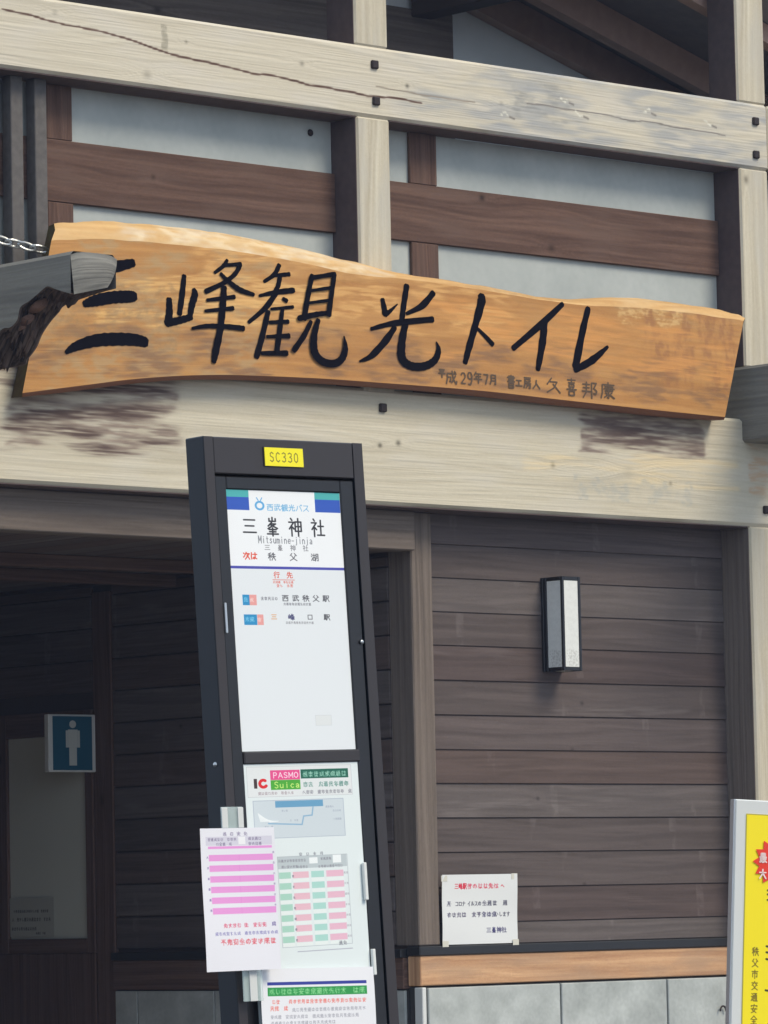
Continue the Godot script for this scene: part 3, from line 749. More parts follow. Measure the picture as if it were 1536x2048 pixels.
func rotten_beam(b: Node3D) -> void:
	# the beam end above the left outer post: sound and square on top, its underside rotted away towards the tip, more on the right than on the left
	var left := PackedVector2Array([Vector2(-0.6, 3.55), Vector2(0.2, 3.55), Vector2(0.45, 3.57), Vector2(0.58, 3.675), Vector2(0.64, 3.684), Vector2(0.68, 3.706), Vector2(0.70, 3.749), Vector2(0.75, 3.766), Vector2(0.80, 3.786), Vector2(0.852, 3.806), Vector2(0.895, 3.793), Vector2(0.985, 3.765)])
	var right := PackedVector2Array([Vector2(-0.6, 3.55), Vector2(0.1, 3.56), Vector2(0.314, 3.578), Vector2(0.455, 3.58), Vector2(0.48, 3.60), Vector2(0.53, 3.637), Vector2(0.565, 3.682), Vector2(0.61, 3.719), Vector2(0.661, 3.75), Vector2(0.70, 3.772), Vector2(0.844, 3.79), Vector2(0.985, 3.80)])
	var n := noise(301, 1.0, 3)
	var st := begin()
	var under := begin()
	var x0 := -2.38
	var x1 := -2.175
	var top := 3.918
	var steps := 130
	for i in steps:
		for side in 2:
			var curve := left if side == 0 else right
			var x := x0 if side == 0 else x1
			var o := Vector3.LEFT if side == 0 else Vector3.RIGHT
			var p := []
			var uv := []
			for k in [i, i + 1]:
				var c := along_curve(curve, float(k) / steps)
				p.append([Vector3(x, c.y, c.x), Vector3(x, top - 0.014, c.x)])
				uv.append([Vector2(c.x / 2.2, (top - c.y) / 0.56), Vector2(c.x / 2.2, 0.02)])
			quad(st, [p[0][0], p[1][0], p[1][1], p[0][1]], [uv[0][0], uv[1][0], uv[1][1], uv[0][1]], o)
			var xi := x + (0.014 if side == 0 else -0.014)
			quad(st, [p[0][1], p[1][1], Vector3(xi, top, p[1][1].z), Vector3(xi, top, p[0][1].z)], [uv[0][1], uv[1][1], uv[1][1], uv[0][1]], (o + Vector3.UP).normalized())
	quad(st, [Vector3(x0 + 0.014, top, -0.6), Vector3(x1 - 0.014, top, -0.6), Vector3(x1 - 0.014, top, 0.985), Vector3(x0 + 0.014, top, 0.985)], [Vector2(0, 0), Vector2(0, 0.3), Vector2(0.7, 0.3), Vector2(0.7, 0)], Vector3.UP)
	st.generate_tangents()
	var log_part := child("rotten_beam", st, M.log, b)
	log_part.set_meta("label", "grey weathered beam end with its underside rotted away")
	# the decayed underside: rough fibres between the two broken edges
	var rows := 26
	for i in steps:
		for j in rows:
			var q := []
			var uv := []
			for k in [[0, 0], [1, 0], [1, 1], [0, 1]]:
				var t := float(i + k[0]) / steps
				var s := float(j + k[1]) / rows
				var a := along_curve(left, t)
				var c := along_curve(right, t)
				var pull := sin(s * PI)
				var fray := n.get_noise_3d(a.x * 22.0, s * 5.0, 1.0) * 0.07 + absf(n.get_noise_3d(a.x * 9.0, s * 4.0, 7.0)) * 0.07 - absf(n.get_noise_3d(a.x * 30.0 + s * 9.0, s * 18.0, 3.0)) * 0.05
				var damp := smoothstep(1.0, 0.86, t) * smoothstep(0.0, 0.3, t)
				q.append(Vector3(lerpf(x0, x1, s) - 0.001, lerpf(a.y, c.y, s) + fray * pull * damp, lerpf(a.x, c.x, s) + fray * 0.5 * pull * damp))
				uv.append(Vector2(a.x / 0.9, s * 1.3))
			for k in [0, 2, 1, 0, 3, 2]:
				under.set_uv(uv[k])
				under.add_vertex(q[k])
	under.generate_normals()
	under.generate_tangents()
	child("rotten_wood", under, M.rot, log_part)
	# splinters of newer brown wood left standing in the rot
	for s in [[0.735, 3.755, 0.10, 0.035, 0.45], [0.60, 3.685, 0.10, 0.022, 0.15], [0.66, 3.71, 0.08, 0.02, 0.5]]:
		var sp := begin()
		var mesh := SphereMesh.new()
		mesh.radius = 0.5
		mesh.height = 1.0
		mesh.radial_segments = 10
		mesh.rings = 5
		sp.append_from(mesh, 0, Transform3D(Basis(Vector3.RIGHT, -s[4]).scaled_local(Vector3(0.06, s[3] * 0.7, s[2])), Vector3(x0 + 0.055, s[1], s[0])))
		child("splinter", sp, M.rot_fresh, log_part)
	# the sawn end, rounded and paler
	var end := begin()
	var cols := 8
	for i in cols:
		for j in 6:
			var q := []
			var uv := []
			for k in [[0, 0], [1, 0], [1, 1], [0, 1]]:
				var u: float = float(i + k[0]) / cols
				var v: float = float(j + k[1]) / 6.0
				var bulge := 0.018 * (1.0 - pow(absf(u * 2.0 - 1.0), 3.0)) * sin(v * PI * 0.9 + 0.15)
				var xx := lerpf(x0 + 0.014 * (1.0 - v) , x1 + 0.006 - 0.045 * (1.0 - v) * (1.0 - v), u)
				q.append(Vector3(xx, lerpf(3.765 + 0.035 * u, top - 0.014 * pow(absf(u * 2.0 - 1.0), 4.0), v), 0.985 + bulge))
				uv.append(Vector2(u * 0.22, 0.2 + v * 0.5))
			for k in [0, 2, 1, 0, 3, 2]:
				end.set_uv(uv[k])
				end.add_vertex(q[k])
	end.generate_normals()
	end.generate_tangents()
	child("sawn_end", end, M.log_end, log_part)

func wainscot_front(b: Node3D) -> void:
	var f := board("flashing", b, M.flashing, Vector3(0.255, 1.404, -0.2), Vector3(2.137, 1.442, -0.118), 0, 0.004)
	board("sill_rail", b, M.rail, Vector3(0.262, 1.283, -0.2), Vector3(2.137, 1.4035, -0.125), 0, 0.004, false, 2.25, 0.21)
	var w := board("tile_wall", b, M.joint, Vector3(0.27, 0.12, -0.199), Vector3(2.136, 1.277, -0.128), 0, 0.002)
	board("corner_trim", w, M.white_edge, Vector3(0.258, 0.12, -0.16), Vector3(0.281, 1.277, -0.112), 1, 0.003)
	var xs := [0.288, 1.042, 1.675, 2.3]
	var ys := [1.274, 0.69, 0.13]
	var k := 0
	for i in 3:
		for j in 2:
			board("tile", w, M["tile%d" % (k % 3)], Vector3(xs[i] + 0.005, ys[j + 1] + 0.006, -0.127), Vector3(minf(xs[i + 1] - 0.005, 2.1355), ys[j], -0.112), 0, 0.003)
			k += 1
	# a stay hook near the right-hand tile's top
	var hook := begin()
	var path := []
	for i in 9:
		var a := PI * i / 8.0
		path.append(Vector3(2.0 + cos(a) * 0.018, 1.13 + sin(a) * 0.022, -0.1))
	tube(hook, path, 0.004, false, 6)
	child("hook", hook, M.iron, w)

func entrance(b: Node3D) -> void:
	var x := 0.264
	# side wall: backing, planks that face left, post, wainscot, door
	var sw := board("side_wall", b, M.shadow_board, Vector3(x + 0.02, 0.12, -4.6), Vector3(x + 0.09, 3.03, -0.272), 2, 0.002)
	var i := 0
	var y := 1.444
	while y < 3.02:
		var top := minf(y + 0.14, 3.028)
		board("plank", sw, M["plank%d" % (i * 2 % 3)], Vector3(x, y + 0.003, -2.05), Vector3(x + 0.019, top - 0.003, -0.273), 2, 0.004, false, 2.25, 0.28)
		if y > 2.5:
			board("plank", sw, M["plank%d" % (i * 2 % 3)], Vector3(x, y + 0.003, -4.55), Vector3(x + 0.019, top - 0.003, -2.19), 2, 0.004, false, 2.25, 0.28)
		y += 0.14
		i += 1
	board("corner_post", b, M.brown, Vector3(x - 0.006, 0.12, -2.178), Vector3(x + 0.019, 3.0, -2.052), 1, 0.004)
	board("flashing", b, M.flashing, Vector3(x - 0.035, 1.398, -2.05), Vector3(x + 0.019, 1.432, -0.205), 2, 0.003)
	board("sill_rail", b, M.brown, Vector3(x - 0.022, 1.272, -2.05), Vector3(x + 0.019, 1.3975, -0.205), 2, 0.003)
	var tw := board("tile_wall", b, M.joint, Vector3(x + 0.001, 0.12, -2.05), Vector3(x + 0.019, 1.27, -0.205), 2, 0.001)
	var zs := [-2.05, -1.897, -1.389, -0.85, -0.205]
	for k in 4:
		board("tile", tw, M["tile%d" % (k % 3)], Vector3(x - 0.014, 0.14, zs[k] + 0.004), Vector3(x - 0.0005, 1.266, zs[k + 1] - 0.004), 2, 0.002)
	var door := board("door", b, M.brown, Vector3(x - 0.004, 0.13, -2.92), Vector3(x + 0.018, 1.43, -2.19), 1, 0.003)
	board("door_stile", door, M.brown, Vector3(x - 0.012, 1.431, -2.92), Vector3(x + 0.018, 2.49, -2.79), 1, 0.003)
	board("door_stile", door, M.brown, Vector3(x - 0.012, 1.431, -2.238), Vector3(x + 0.018, 2.49, -2.185), 1, 0.003)
	board("door_rail", door, M.brown, Vector3(x - 0.012, 2.384, -2.789), Vector3(x + 0.018, 2.49, -2.239), 2, 0.003)
	board("door_rail", door, M.brown, Vector3(x - 0.012, 1.431, -2.789), Vector3(x + 0.018, 1.494, -2.239), 2, 0.003)
	board("glass_pane", door, M.glass, Vector3(x + 0.002, 1.4945, -2.7885), Vector3(x + 0.01, 2.3835, -2.2395), 2, 0.001)
	var paving_top := 0.12
	var cl := board("ceiling", b, M.shadow_board, Vector3(-2.3, 3.06, -4.6), Vector3(0.3, 3.1, -0.21), 2, 0.002)
	for k in 16:
		var cx := -2.28 + k * 0.158
		board("ceiling_board", cl, M["plank%d" % (k % 3)], Vector3(cx, 3.04, -4.55), Vector3(cx + 0.15, 3.059, -0.21), 2, 0.003, false, 4.5, 0.28)
	for z in [-0.95, -1.6]:
		board("ceiling_batten", cl, M.brown, Vector3(-2.28, 2.99, z - 0.06), Vector3(0.26, 3.0395, z), 0, 0.004)
	board("wall", b, M.brown, Vector3(-2.3, 0.12, -4.7), Vector3(0.35, 3.03, -4.6), 0, 0.002)
	board("wall", b, M.brown, Vector3(-2.4, 0.12, -4.6), Vector3(-2.3, 3.03, -0.31), 2, 0.002)

# ---------------------------------------------------------------- the carved sign
func carved_sign() -> void:
	var o := thing("wooden_sign", "long curved natural-edge wooden board with painted black characters over the entrance beam", "sign")
	o.position = Vector3(-1.9, 3.5, 0.0)
	var front_top := PackedVector2Array([Vector2(0.148, 0.613), Vector2(0.334, 0.634), Vector2(0.529, 0.645), Vector2(0.802, 0.648), Vector2(1.056, 0.647), Vector2(1.392, 0.629), Vector2(1.710, 0.604), Vector2(1.899, 0.607), Vector2(2.202, 0.601), Vector2(2.482, 0.590), Vector2(2.798, 0.576), Vector2(3.062, 0.578), Vector2(3.361, 0.588), Vector2(3.666, 0.586), Vector2(3.937, 0.577)])
	var front_bottom := PackedVector2Array([Vector2(0.000, 0.030), Vector2(0.154, 0.055), Vector2(0.323, 0.082), Vector2(0.518, 0.113), Vector2(0.741, 0.140), Vector2(0.942, 0.157), Vector2(1.121, 0.166), Vector2(1.485, 0.177), Vector2(1.833, 0.180), Vector2(2.189, 0.182), Vector2(2.469, 0.180), Vector2(2.755, 0.173), Vector2(3.047, 0.167), Vector2(3.436, 0.160), Vector2(3.804, 0.155)])
	var low_edge := PackedVector2Array([Vector2(0.008, 0.017), Vector2(0.162, 0.039), Vector2(0.331, 0.066), Vector2(0.526, 0.097), Vector2(0.749, 0.126), Vector2(0.950, 0.143), Vector2(1.129, 0.152), Vector2(1.494, 0.162), Vector2(1.841, 0.166), Vector2(2.198, 0.167), Vector2(2.478, 0.163), Vector2(2.764, 0.156), Vector2(3.057, 0.150), Vector2(3.446, 0.142), Vector2(3.811, 0.144)])
	var back_top := PackedVector2Array([Vector2(0.202, 0.688), Vector2(0.388, 0.712), Vector2(0.584, 0.723), Vector2(0.859, 0.725), Vector2(1.113, 0.717), Vector2(1.451, 0.691), Vector2(1.717, 0.664), Vector2(1.960, 0.639), Vector2(2.264, 0.628), Vector2(2.546, 0.614), Vector2(2.834, 0.598), Vector2(3.069, 0.618), Vector2(3.400, 0.636), Vector2(3.830, 0.624), Vector2(3.986, 0.605)])
	var face := begin()
	var wane := begin()
	var low := begin()
	var ends := begin()
	var n := 90
	var wob := noise(501, 1.0, 3)
	var ring := func(t: float) -> Array:
		var a := along_curve(front_top, t)
		var c := along_curve(front_bottom, t)
		var d := along_curve(low_edge, t)
		var e := along_curve(back_top, t)
		var w := wob.get_noise_1d(t * 14.0) * 0.003
		return [Vector3(d.x + 0.004, d.y + 0.004, 0.012), Vector3(d.x, d.y, 0.082), Vector3(c.x, c.y, 0.095), Vector3(a.x, a.y + w, 0.095), Vector3(lerpf(a.x, e.x, 0.6), lerpf(a.y, e.y, 0.6) + w, 0.078), Vector3(e.x, e.y + w * 1.5, 0.045), Vector3(e.x, e.y - 0.006, 0.012)]
	for i in n:
		var p: Array = ring.call(float(i) / n)
		var q: Array = ring.call(float(i + 1) / n)
		for k in 8:          # the face, in strips, so that its grain stays even
			var f0 := k / 8.0
			var f1 := (k + 1) / 8.0
			var pts := [p[2].lerp(p[3], f0), q[2].lerp(q[3], f0), q[2].lerp(q[3], f1), p[2].lerp(p[3], f1)]
			var uv := []
			for v in pts:
				uv.append(Vector2(v.x / 4.032, 1.0 - (v.y - along_curve(front_bottom, v.x / 3.9).y * 0.7) / 0.7392))
			quad(face, pts, uv, Vector3.BACK)
		for k in [3, 4, 5]:
			var pts := [p[k], q[k], q[k + 1], p[k + 1]]
			var uv := []
			for v in pts:
				uv.append(Vector2(v.x / 4.096, (0.8 - v.y) / 0.256 + v.z))
			for m in [0, 2, 1, 0, 3, 2]:
				wane.set_uv(uv[m])
				wane.add_vertex(pts[m])
		for k in [0, 1]:
			var pts := [p[k], q[k], q[k + 1], p[k + 1]]
			for m in [0, 2, 1, 0, 3, 2]:
				low.set_uv(Vector2(pts[m].x, pts[m].z))
				low.add_vertex(pts[m])
		quad(ends, [p[0], q[0], q[6], p[6]], [Vector2.ZERO, Vector2.ZERO, Vector2.ZERO, Vector2.ZERO], Vector3.FORWARD)
	for t in [0.0, 1.0]:
		var p: Array = ring.call(t)
		var tip := begin()
		for i in range(1, p.size() - 1):
			tri(tip, [p[0], p[i], p[i + 1]], [Vector2.ZERO, Vector2.ZERO, Vector2.ZERO], Vector3.LEFT if t == 0.0 else Vector3.RIGHT)
		child("board_end", tip, M.sign_end, o)
	face.generate_tangents()
	wane.generate_normals()
	wane.generate_tangents()
	low.generate_normals()
	child("board_face", face, M.sign_face, o)
	child("natural_edge", wane, M.sign_edge, o)
	child("lower_edge", low, M.sign_low, o)
	child("board_back", ends, M.sign_low, o)
	for key in SIGN_STROKES:
		var z := 0.0965
		var first: MeshInstance3D = null
		for s in SIGN_STROKES[key]:
			var st := begin()
			brush(st, s, z)
			z += 0.0003
			if first:
				child("brush_stroke", st, M.ink, first)
			else:
				first = child("painted_character", st, M.ink, o)
	for g in SIGN_SMALL:
		var v: PackedStringArray = g.split(" ")
		var st := begin()
		var z := 0.0965
		for s in (GLYPHS[v[0]] as String).split(" "):
			var t := PackedStringArray()
			for q in s.split("-"):
				var c := q.split(",")
				t.append("%f,%f,0.62" % [float(v[1]) + float(c[0]) / 100.0 * float(v[3]), float(v[2]) - float(c[1]) / 100.0 * float(v[4])])
			for k in t.size() - 1:
				brush(st, t[k] + " " + t[k + 1], z)
				z += 0.0001
		child("brushed_character", st, M.ink_thin, o)

func chain() -> void:
	var o := thing("chain", "short bright metal chain running left from the wooden sign's top corner", "chain")
	o.position = Vector3(-2.0, 4.1, 0.03)
	var a := Vector3(0.24, -0.012, 0.0)
	var b := Vector3(-0.13, 0.055, -0.05)
	for i in 8:
		var st := begin()
		var c := a.lerp(b, i / 7.0) + Vector3(0, -0.006 * sin(PI * i / 7.0), 0)
		var d := (b - a).normalized()
		var side := Vector3(0, 0.5, 0.87) if i % 2 == 0 else Vector3(0.1, 0.87, -0.5)
		side = (side - d * side.dot(d)).normalized()
		var path := []
		for k in 20:
			var t := F * k / 20.0
			path.append(c + d * cos(t) * 0.037 + side * sin(t) * 0.017)
		tube(st, path, 0.0055, true, 8)
		child("chain_link", st, M.steel, o)

# ---------------------------------------------------------------- fittings on the building
func wall_lamp() -> void:
	var o := thing("wall_lamp", "box-shaped wall lamp with black frame and frosted white panes on the plank wall", "lamp")
	o.position = Vector3(1.03, 2.563, -0.158)
	var w := 0.108
	var d := 0.122
	var h := 0.392
	board("back_plate", o, M.black, Vector3(-0.004, 0.0, -0.003), Vector3(w + 0.004, h, 0.01), 1, 0.002)
	for x in [[0.0, 0.012], [w - 0.014, w]]:
		board("frame_bar", o, M.black, Vector3(x[0], 0, d - 0.014), Vector3(x[1], h, d), 1, 0.002)
	board("frame_bar", o, M.black, Vector3(0, 0, 0.0105), Vector3(0.012, h, 0.026), 1, 0.002)
	board("frame_bar", o, M.black, Vector3(w - 0.012, 0, 0.0105), Vector3(w, h, 0.026), 1, 0.002)
	for y in [[0.0, 0.016], [h - 0.016, h]]:
		board("frame_bar", o, M.black, Vector3(0.0125, y[0], d - 0.012), Vector3(w - 0.0145, y[1], d - 0.001), 0, 0.002)
		board("frame_bar", o, M.black, Vector3(0.001, y[0], 0.0265), Vector3(0.012, y[1], d - 0.0145), 2, 0.002)
		board("frame_bar", o, M.black, Vector3(w - 0.012, y[0], 0.0265), Vector3(w - 0.001, y[1], d - 0.0145), 2, 0.002)
	plate("lamp_pane", o, M.pane, Vector2(0.013, 0.0165), Vector2(w - 0.0145, h - 0.0165), d - 0.004, 0.005)
	var cheek := plate("lamp_pane", o, M.pane, Vector2(0.027, 0.0165), Vector2(d - 0.015, h - 0.0165), 0.0, 0.005)
	cheek.transform = Transform3D(Basis(Vector3.UP, -PI / 2), Vector3(0.004, 0.0, 0.0))
	board("lamp_pane", o, M.frosted, Vector3(w - 0.009, 0.0165, 0.027), Vector3(w - 0.004, h - 0.0165, d - 0.015), 1, 0.001)
	board("bottom_pane", o, M.frosted, Vector3(0.013, 0.002, 0.027), Vector3(w - 0.013, 0.007, d - 0.016), 1, 0.001)
	board("top_plate", o, M.black, Vector3(0.013, h - 0.008, 0.0115), Vector3(w - 0.013, h - 0.002, d - 0.0145), 1, 0.001)

func pictogram() -> void:
	var o := thing("pictogram_sign", "small blue sign with a pale standing man pictogram projecting beside the door", "sign")
	o.position = Vector3(-0.006, 2.215, -2.19)
	board("sign_box", o, M.white_edge, Vector3(0.0, 0, 0.0), Vector3(0.262, 0.25, 0.03), 0, 0.003)
	board("blue_panel", o, plain(Color(0.0, 0.33, 0.43), 0.5), Vector3(0.022, 0.008, 0.0305), Vector3(0.240, 0.242, 0.033), 0, 0.001)
	var st := begin()
	var z := 0.0345
	var head := []
	for k in 12:
		head.append(Vector2(0.131 + cos(F * k / 12.0) * 0.019, 0.207 + sin(F * k / 12.0) * 0.017))
	for k in range(1, 11):
		flat(st, [head[0], head[k], head[k + 1], head[k + 1]], z)
	for r in [[0.104, 0.106, 0.158, 0.184], [0.092, 0.106, 0.1035, 0.18], [0.1585, 0.106, 0.17, 0.18], [0.110, 0.028, 0.152, 0.1058]]:
		flat(st, [Vector2(r[0], r[1]), Vector2(r[2], r[1]), Vector2(r[2], r[3]), Vector2(r[0], r[3])], z)
	child("man_pictogram", st, plain(Color(0.74, 0.76, 0.74), 0.5), o)

func notices() -> void:
	# on the plank wall
	var img := sheet(340, 312, Color(0.86, 0.87, 0.865))
	write(img, "三峰駅", 60, 38, Vector2(17, 28), 2, 3.0, Color(0.80, 0.12, 0.22))
	small_print(img, 118, 270, 40, 25, Color(0.80, 0.15, 0.25))
	write(img, "へ", 268, 42, Vector2(15, 22), 2, 2.8, Color(0.80, 0.12, 0.22))
	small_print(img, 22, 60, 118, 24, Color(0.16, 0.15, 0.25))
	write(img, "コロナ", 62, 120, Vector2(15, 22), 1, 2.6, Color(0.2, 0.2, 0.27))
	write(img, "イルスの", 118, 120, Vector2(15, 22), 1, 2.6, Color(0.25, 0.25, 0.32))
	small_print(img, 185, 300, 118, 24, Color(0.2, 0.2, 0.28))
	small_print(img, 22, 180, 168, 24, Color(0.22, 0.2, 0.3))
	small_print(img, 182, 240, 168, 24, Color(0.14, 0.13, 0.28))
	write(img, "いします", 242, 170, Vector2(15, 22), 2, 2.6, Color(0.3, 0.3, 0.36))
	write(img, "三峯神社", 200, 238, Vector2(22, 26), 1, 2.8, Color(0.15, 0.13, 0.35))
	var o := thing("notice_sheet", "white laminated notice with red heading, low on the plank wall", "notice")
	o.position = Vector3(0.384, 1.4425, -0.1285)
	paper("notice_paper", o, printed(img), Vector2(0, 0.003), Vector2(0.424, 0.285), 0.004, 0.006, 0.0)
	for p in [[0.004, 0.27], [0.40, 0.275], [0.004, 0.006], [0.40, 0.006]]:
		board("tape", o, plain(Color(0.80, 0.79, 0.74), 0.4), Vector3(p[0] - 0.008, p[1] - 0.012, 0.0105), Vector3(p[0] + 0.026, p[1] + 0.012, 0.0118), 0, 0.0004)
	# inside the door's glass
	var im2 := sheet(256, 150, Color(0.70, 0.71, 0.68))
	for r in [[20, 235, 46, 12], [10, 240, 76, 15], [8, 150, 112, 14], [150, 220, 132, 10]]:
		small_print(im2, r[0], r[1], r[2], r[3], Color(0.28, 0.28, 0.28))
	var d := thing("door_notice", "small white notice stuck on the frosted pane of the entrance door", "notice")
	d.position = Vector3(0.262, 1.505, -2.475)
	d.rotation.y = -PI / 2
	paper("notice_paper", d, printed(im2), Vector2(-0.31, 0.0), Vector2(0.0, 0.172), 0.002, 0.0005, 0.0)

# ---------------------------------------------------------------- the bus stop
func bus_frame() -> Transform3D:
	var basis := Basis(Vector3.UP, deg_to_rad(3.832)) * Basis(Vector3.RIGHT, deg_to_rad(-2.037)) * Basis(Vector3.BACK, deg_to_rad(1.4545))
	var corner := Vector3(-7.423, 2.405, 7.590)
	return Transform3D(basis, corner - basis.y * 2.40)

func bus_stop() -> void:
	var o := thing("bus_stop", "slim dark bronze bus stop panel with white route sheets, leaning slightly in front", "bus stop")
	o.transform = bus_frame()
	var H := 2.40
	var W := 0.390
	# side posts, caps and rails of the case
	board("side_post", o, M.bus_side, Vector3(0.0, 0.05, -0.046), Vector3(0.0185, H, -0.0015), 1, 0.002)
	board("side_post", o, M.bus_side, Vector3(W - 0.0225, 0.05, -0.046), Vector3(W, H, -0.0015), 1, 0.002)
	board("post_face", o, M.bronze, Vector3(0.0003, 0.05, -0.001), Vector3(0.0215, H - 0.0005, 0.0), 1, 0.0004)
	board("post_face", o, M.bronze, Vector3(W - 0.0245, 0.05, -0.001), Vector3(W - 0.0003, H - 0.0005, 0.0), 1, 0.0004)
	board("head_panel", o, M.bronze, Vector3(0.0222, H - 0.064, -0.046), Vector3(W - 0.0252, H - 0.0005, -0.0002), 0, 0.002)
	board("back_panel", o, M.bronze_dark, Vector3(0.019, 0.60, -0.045), Vector3(W - 0.023, H - 0.0645, -0.03), 1, 0.001)
	board("foot_panel", o, M.bronze, Vector3(0.0222, 0.60, -0.0295), Vector3(W - 0.0252, 0.75, -0.002), 0, 0.002)
	# glazed door frame round the sheets
	board("door_bar", o, M.bronze_dark, Vector3(0.0235, 0.755, -0.0295), Vector3(0.051, H - 0.067, -0.003), 1, 0.002)
	board("door_bar", o, M.bronze_dark, Vector3(0.3305, 0.755, -0.0295), Vector3(W - 0.0265, H - 0.067, -0.003), 1, 0.002)
	board("door_bar", o, M.bronze_dark, Vector3(0.0515, H - 0.0895, -0.0295), Vector3(0.330, H - 0.067, -0.0032), 0, 0.002)
	board("middle_bar", o, M.bronze, Vector3(0.0515, H - 0.5595, -0.0295), Vector3(0.3355, H - 0.5385, -0.0005), 0, 0.002)
	board("base_plate", o, M.bronze, Vector3(-0.08, 0.0, -0.25), Vector3(W + 0.08, 0.049, 0.2), 0, 0.008)
	# number plate
	var img := sheet(190, 66, Color(0.96, 0.91, 0.10))
	write(img, "SC330", 22, 16, Vector2(24, 36), 6, 4.0, Color(0.50, 0.47, 0.10))
	board("plate_back", o, M.bronze_dark, Vector3(0.1405, H - 0.0485, -0.0001), Vector3(0.2375, H - 0.0145, 0.0012), 0, 0.0005)
	plate("number_plate", o, printed(img), Vector2(0.1425, H - 0.0475), Vector2(0.2365, H - 0.0155), 0.0026, 0.0012)
	plate("route_sheet", o, printed(route_sheet()), Vector2(0.0512, H - 0.5378), Vector2(0.3302, H - 0.0898), -0.006, 0.001)
	plate("timetable_sheet", o, printed(lower_sheet()), Vector2(0.0512, H - 1.15), Vector2(0.3302, H - 0.5598), -0.004, 0.001)
	board("handle", o, M.steel, Vector3(0.0225, H - 0.337, -0.0005), Vector3(0.0275, H - 0.285, 0.004), 1, 0.001)
	for p in [Vector3(0.3575, H - 0.351, 0.0), Vector3(0.3575, H - 1.02, 0.0)]:
		var st := begin()
		var c := SphereMesh.new()
		c.radius = 0.0042
		c.height = 0.004
		c.radial_segments = 10
		c.rings = 4
		st.append_from(c, 0, Transform3D(Basis(Vector3.RIGHT, PI / 2), p))
		child("screw", st, M.steel, o)
	var bolt := begin()
	var c2 := SphereMesh.new()
	c2.radius = 0.005
	c2.height = 0.006
	c2.radial_segments = 10
	c2.rings = 4
	bolt.append_from(c2, 0, Transform3D(Basis(Vector3.BACK, PI / 2), Vector3(0.0, H - 0.558, -0.02)))
	child("bolt", bolt, M.steel, o)
	board("sheet_holder", o, M.frosted, Vector3(0.322, H - 0.80, -0.0025), Vector3(0.3295, H - 0.735, 0.004), 1, 0.001)
	board("sheet_holder", o, M.frosted, Vector3(0.3305, H - 0.93, -0.0025), Vector3(0.338, H - 0.885, 0.004), 1, 0.001)

